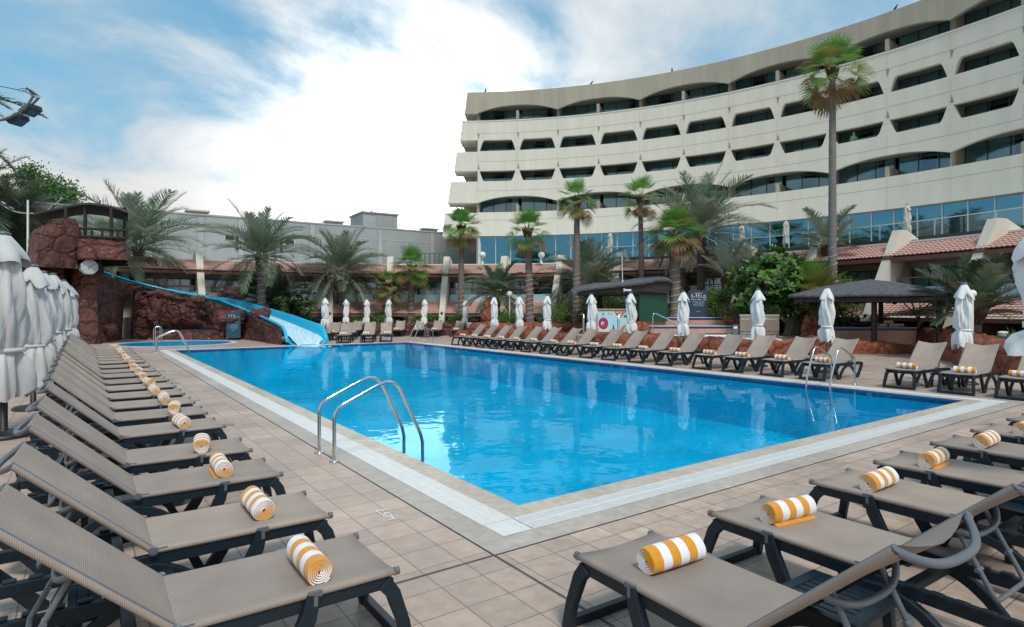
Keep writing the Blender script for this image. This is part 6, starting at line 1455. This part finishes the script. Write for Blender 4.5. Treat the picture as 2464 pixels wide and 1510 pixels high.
for x, y in ((37,279),(68,256)):
    c_ = Vector(pt(x+4,y+6,D+.17)); u = (Vector(pt(68,256,D))-Vector(pt(37,279,D))).normalized(); v = (FW+RT*.25).normalized(); w_ = u.cross(v).normalized()
    if w_.z > 0: w_ = -w_
    b = MB(); pts8 = []
    for (s_, k) in ((1.,.0),(.86,.10)):
        for a, c in ((-1,-1),(1,-1),(1,1),(-1,1)): pts8.append(c_+u*(.115*a*s_)+v*(.13*c*s_)+w_*k)
    b.hexa(pts8); lm = npart(b,'lamp_head','black_metal'); b = MB(); b.add([c_+u*(.07*a)+v*(.08*c)+w_*.104 for a,c in ((-1,-1),(1,-1),(1,1),(-1,1))], [(0,1,2,3)]); o = b.build('lamp_glass', M['sign_teal'], lm, recalc=False)
wr = thing('guy_wire', 'dark guy wire running to the upper left floodlight arm', 'wire', pt(78,230,D)); mb = MB(); mb.tube([Vector(pt(78,230,D))-wr.location, Vector(pt(55,218,D))-wr.location], .008, 5); mb.tube([Vector(pt(55+10*cos(k*pi/8),217+3.2*sin(k*pi/8),D))-wr.location for k in range(17)], .006, 5, caps=False); mb.tube([Vector(pt(45,217,D))-wr.location, Vector(pt(-60,196,D))-wr.location], .007, 5); mb.build('cable', M['black_metal'], wr)
def bird(p, s, rz, label, pitch=-.5):
    t = thing('bird', label, 'bird', p, rz, None); mb = MB(); rows = []
    for x, r, z in ((-.20,.012,.02),(-.13,.03,.05),(-.06,.055,.085),(.0,.068,.12),(.06,.062,.155),(.10,.042,.19),(.125,.034,.22),(.15,.034,.24),(.17,.024,.243),(.185,.008,.238),(.205,.003,.232)):
        rows.append([(x*s, r*s*.85*cos(2*pi*k/12), (z+r*sin(2*pi*k/12))*s) for k in range(12)])
    mb.grid(rows, 0, True, True); mb.add(rows[0],[tuple(range(12))])
    mb.add([(-.13*s,-.03*s,.05*s),(-.13*s,.03*s,.05*s),(-.27*s,.035*s,-.02*s),(-.27*s,-.035*s,-.02*s),(-.13*s,-.03*s,.035*s),(-.13*s,.03*s,.035*s),(-.27*s,.035*s,-.028*s),(-.27*s,-.035*s,-.028*s)], [(0,1,2,3),(7,6,5,4),(0,3,7,4),(1,5,6,2),(2,6,7,3)])
    for y in (-.025,.025): mb.tube([(.0,y*s,.07*s),(.01*s,y*s,0)], .006*s, 5); mb.tube([(.01*s,y*s,.002),(.04*s,y*s,.002)], .005*s, 4)
    mb.build('body', M['feather_dark'], t); return t
bird(pt(77,231,D), .55, -psi+rad(188), 'dark pigeon perched on the floodlight arm at upper left')
for x, y, D_, lb in ((1168,219.5,59.8,'tiny dark bird on the tower roof edge, leftmost'),(1423,203,58.2,'tiny dark bird on the tower roof edge above the third wave'),(1617,171.5,54.7,'tiny dark bird on the tower roof edge at centre right'),(2154,17,43.2,'tiny dark bird on the tower roof edge, rightmost'),(241,486,31.4,'small brown bird on the shelter roof of the rock tower'),(876,514,68,'dark bird pair member on the stair head roof')):
    p = pt(x,y,D_)
    if D_ in (59.8,58.2,54.7,43.2):
        t_ = (x-CX)/F; Rr = 42.4; A_ = 1+t_*t_; B_ = -2*(-6*t_+18); C_ = 36+324-Rr*Rr; dd = (-B_+sqrt(B_*B_-4*A_*C_))/(2*A_); p = at(x,dd,23.5)
    if x == 876: s0_, dd = onhall(876); q = a_+dv*(s0_+1.5)-nv*2; p = Vector((q.x,q.y,zt+.15))
    if x == 241: p = pt(241,490,31.6)
    bird(p, 1.3 if x != 241 else .7, random.uniform(0,6), lb)
def person(p, rz, label, shirt, bend, sit=False):
    t = thing('person', label, 'person', p, rz)
    vs = [((0,0,.92),.125),((0,0,1.08),.12),((bend*.4,0,1.26),.15),((bend*.6,0,1.42),.12),((bend*.75,0,1.50),.055),((bend*.95,0,1.60),.085),((bend*1.05,0,1.70),.085),((bend*1.05,0,1.76),.05)]
    es = [(i,i+1) for i in range(7)]
    def chain(root, pts):
        prev = root
        for q, r in pts: vs.append((q,r)); es.append((prev,len(vs)-1)); prev = len(vs)-1
    for s in (-1,1):
        chain(3, [((bend*.6,s*.17,1.40),.06),((bend*.6+.06,s*.23,1.16),.05),((bend*.6+.28,s*.18,1.06),.04),((bend*.6+.36,s*.16,1.06),.035)])
        chain(0, [((0,s*.10,.86),.10),((.01,s*.11,.48),.075),((-.01,s*.11,.08),.05),((.12,s*.12,.035),.04)] if not sit else [((.08,s*.10,.88),.10),((.44,s*.12,.90),.075),((.43,s*.12,.50),.05),((.54,s*.12,.46),.04)])
    me = bpy.data.meshes.new('body'); me.from_pydata([v for v,_ in vs], es, []); o = bpy.data.objects.new('body', me); COL.objects.link(o)
    m = o.modifiers.new('skin','SKIN'); m.use_smooth_shade = True
    for i,(_,r) in enumerate(vs): me.skin_vertices[0].data[i].radius = (r,r)
    me.skin_vertices[0].data[0].use_root = True
    s_ = o.modifiers.new('sub','SUBSURF'); s_.levels = 2; s_.render_levels = 2
    bpy.context.view_layer.update(); m2 = bpy.data.meshes.new_from_object(o.evaluated_get(bpy.context.evaluated_depsgraph_get())); bpy.data.objects.remove(o)
    m2.materials.clear()
    for q in ('skin', shirt, 'trousers'): m2.materials.append(M[q])
    for f in m2.polygons: c = f.center; f.material_index = 2 if c.z < .94 else (1 if c.z < 1.46 and abs(c.y) < .2 else 0); f.use_smooth = True
    o = bpy.data.objects.new('body', m2); COL.objects.link(o); o.parent = t
    hc = Vector((bend*1.02,0,1.70)); mb = MB(); rows = []
    for i in range(7):
        a = pi*.62*i/6; rows.append([(hc.x-.015+.105*sin(a)*cos(2*pi*j/14)-.02*(i/6), hc.y+.1*sin(a)*sin(2*pi*j/14), hc.z+.02+.11*cos(a)-(0 if cos(2*pi*j/14) < .3 else -.05*(i/6))) for j in range(14)])
    mb.grid(rows, 0, True, True); hr_ = mb.build('hair', M['hair_dark'], t)
    if sit:
        for q in (o, hr_): q.location.z = -.42
    return t
def arc_pt(x, Rr, z):
    t_ = (x-CX)/F; A_ = 1+t_*t_; B_ = -2*(-6*t_+18); C_ = 36+324-Rr*Rr; dd = (-B_+sqrt(B_*B_-4*A_*C_))/(2*A_); return at(x,dd,z)
p = arc_pt(2053,42.8,13.63); person(p, math.atan2(CC.y-p.y,CC.x-p.x)+.6, 'person in a green top leaning on a tower balcony behind the tallest palm', 'shirt_green', .16)
p = arc_pt(1580,42.95,10.51); person(p, math.atan2(CC.y-p.y,CC.x-p.x), 'person whose dark haired head shows over the lowest wavy balcony', 'shirt_grey', .05, True)
cb = thing('power_cable', 'dark cable lying along the hotel terrace edge at right', 'cable', CC); mb = MB(); mb.tube([arc(t, 30.2, 5.47+.02*sin(t*3)) for t in trange(36,70,.5)], .02, 5); o = mb.build('cable', M['cable_black'], cb); fix(o, cb)
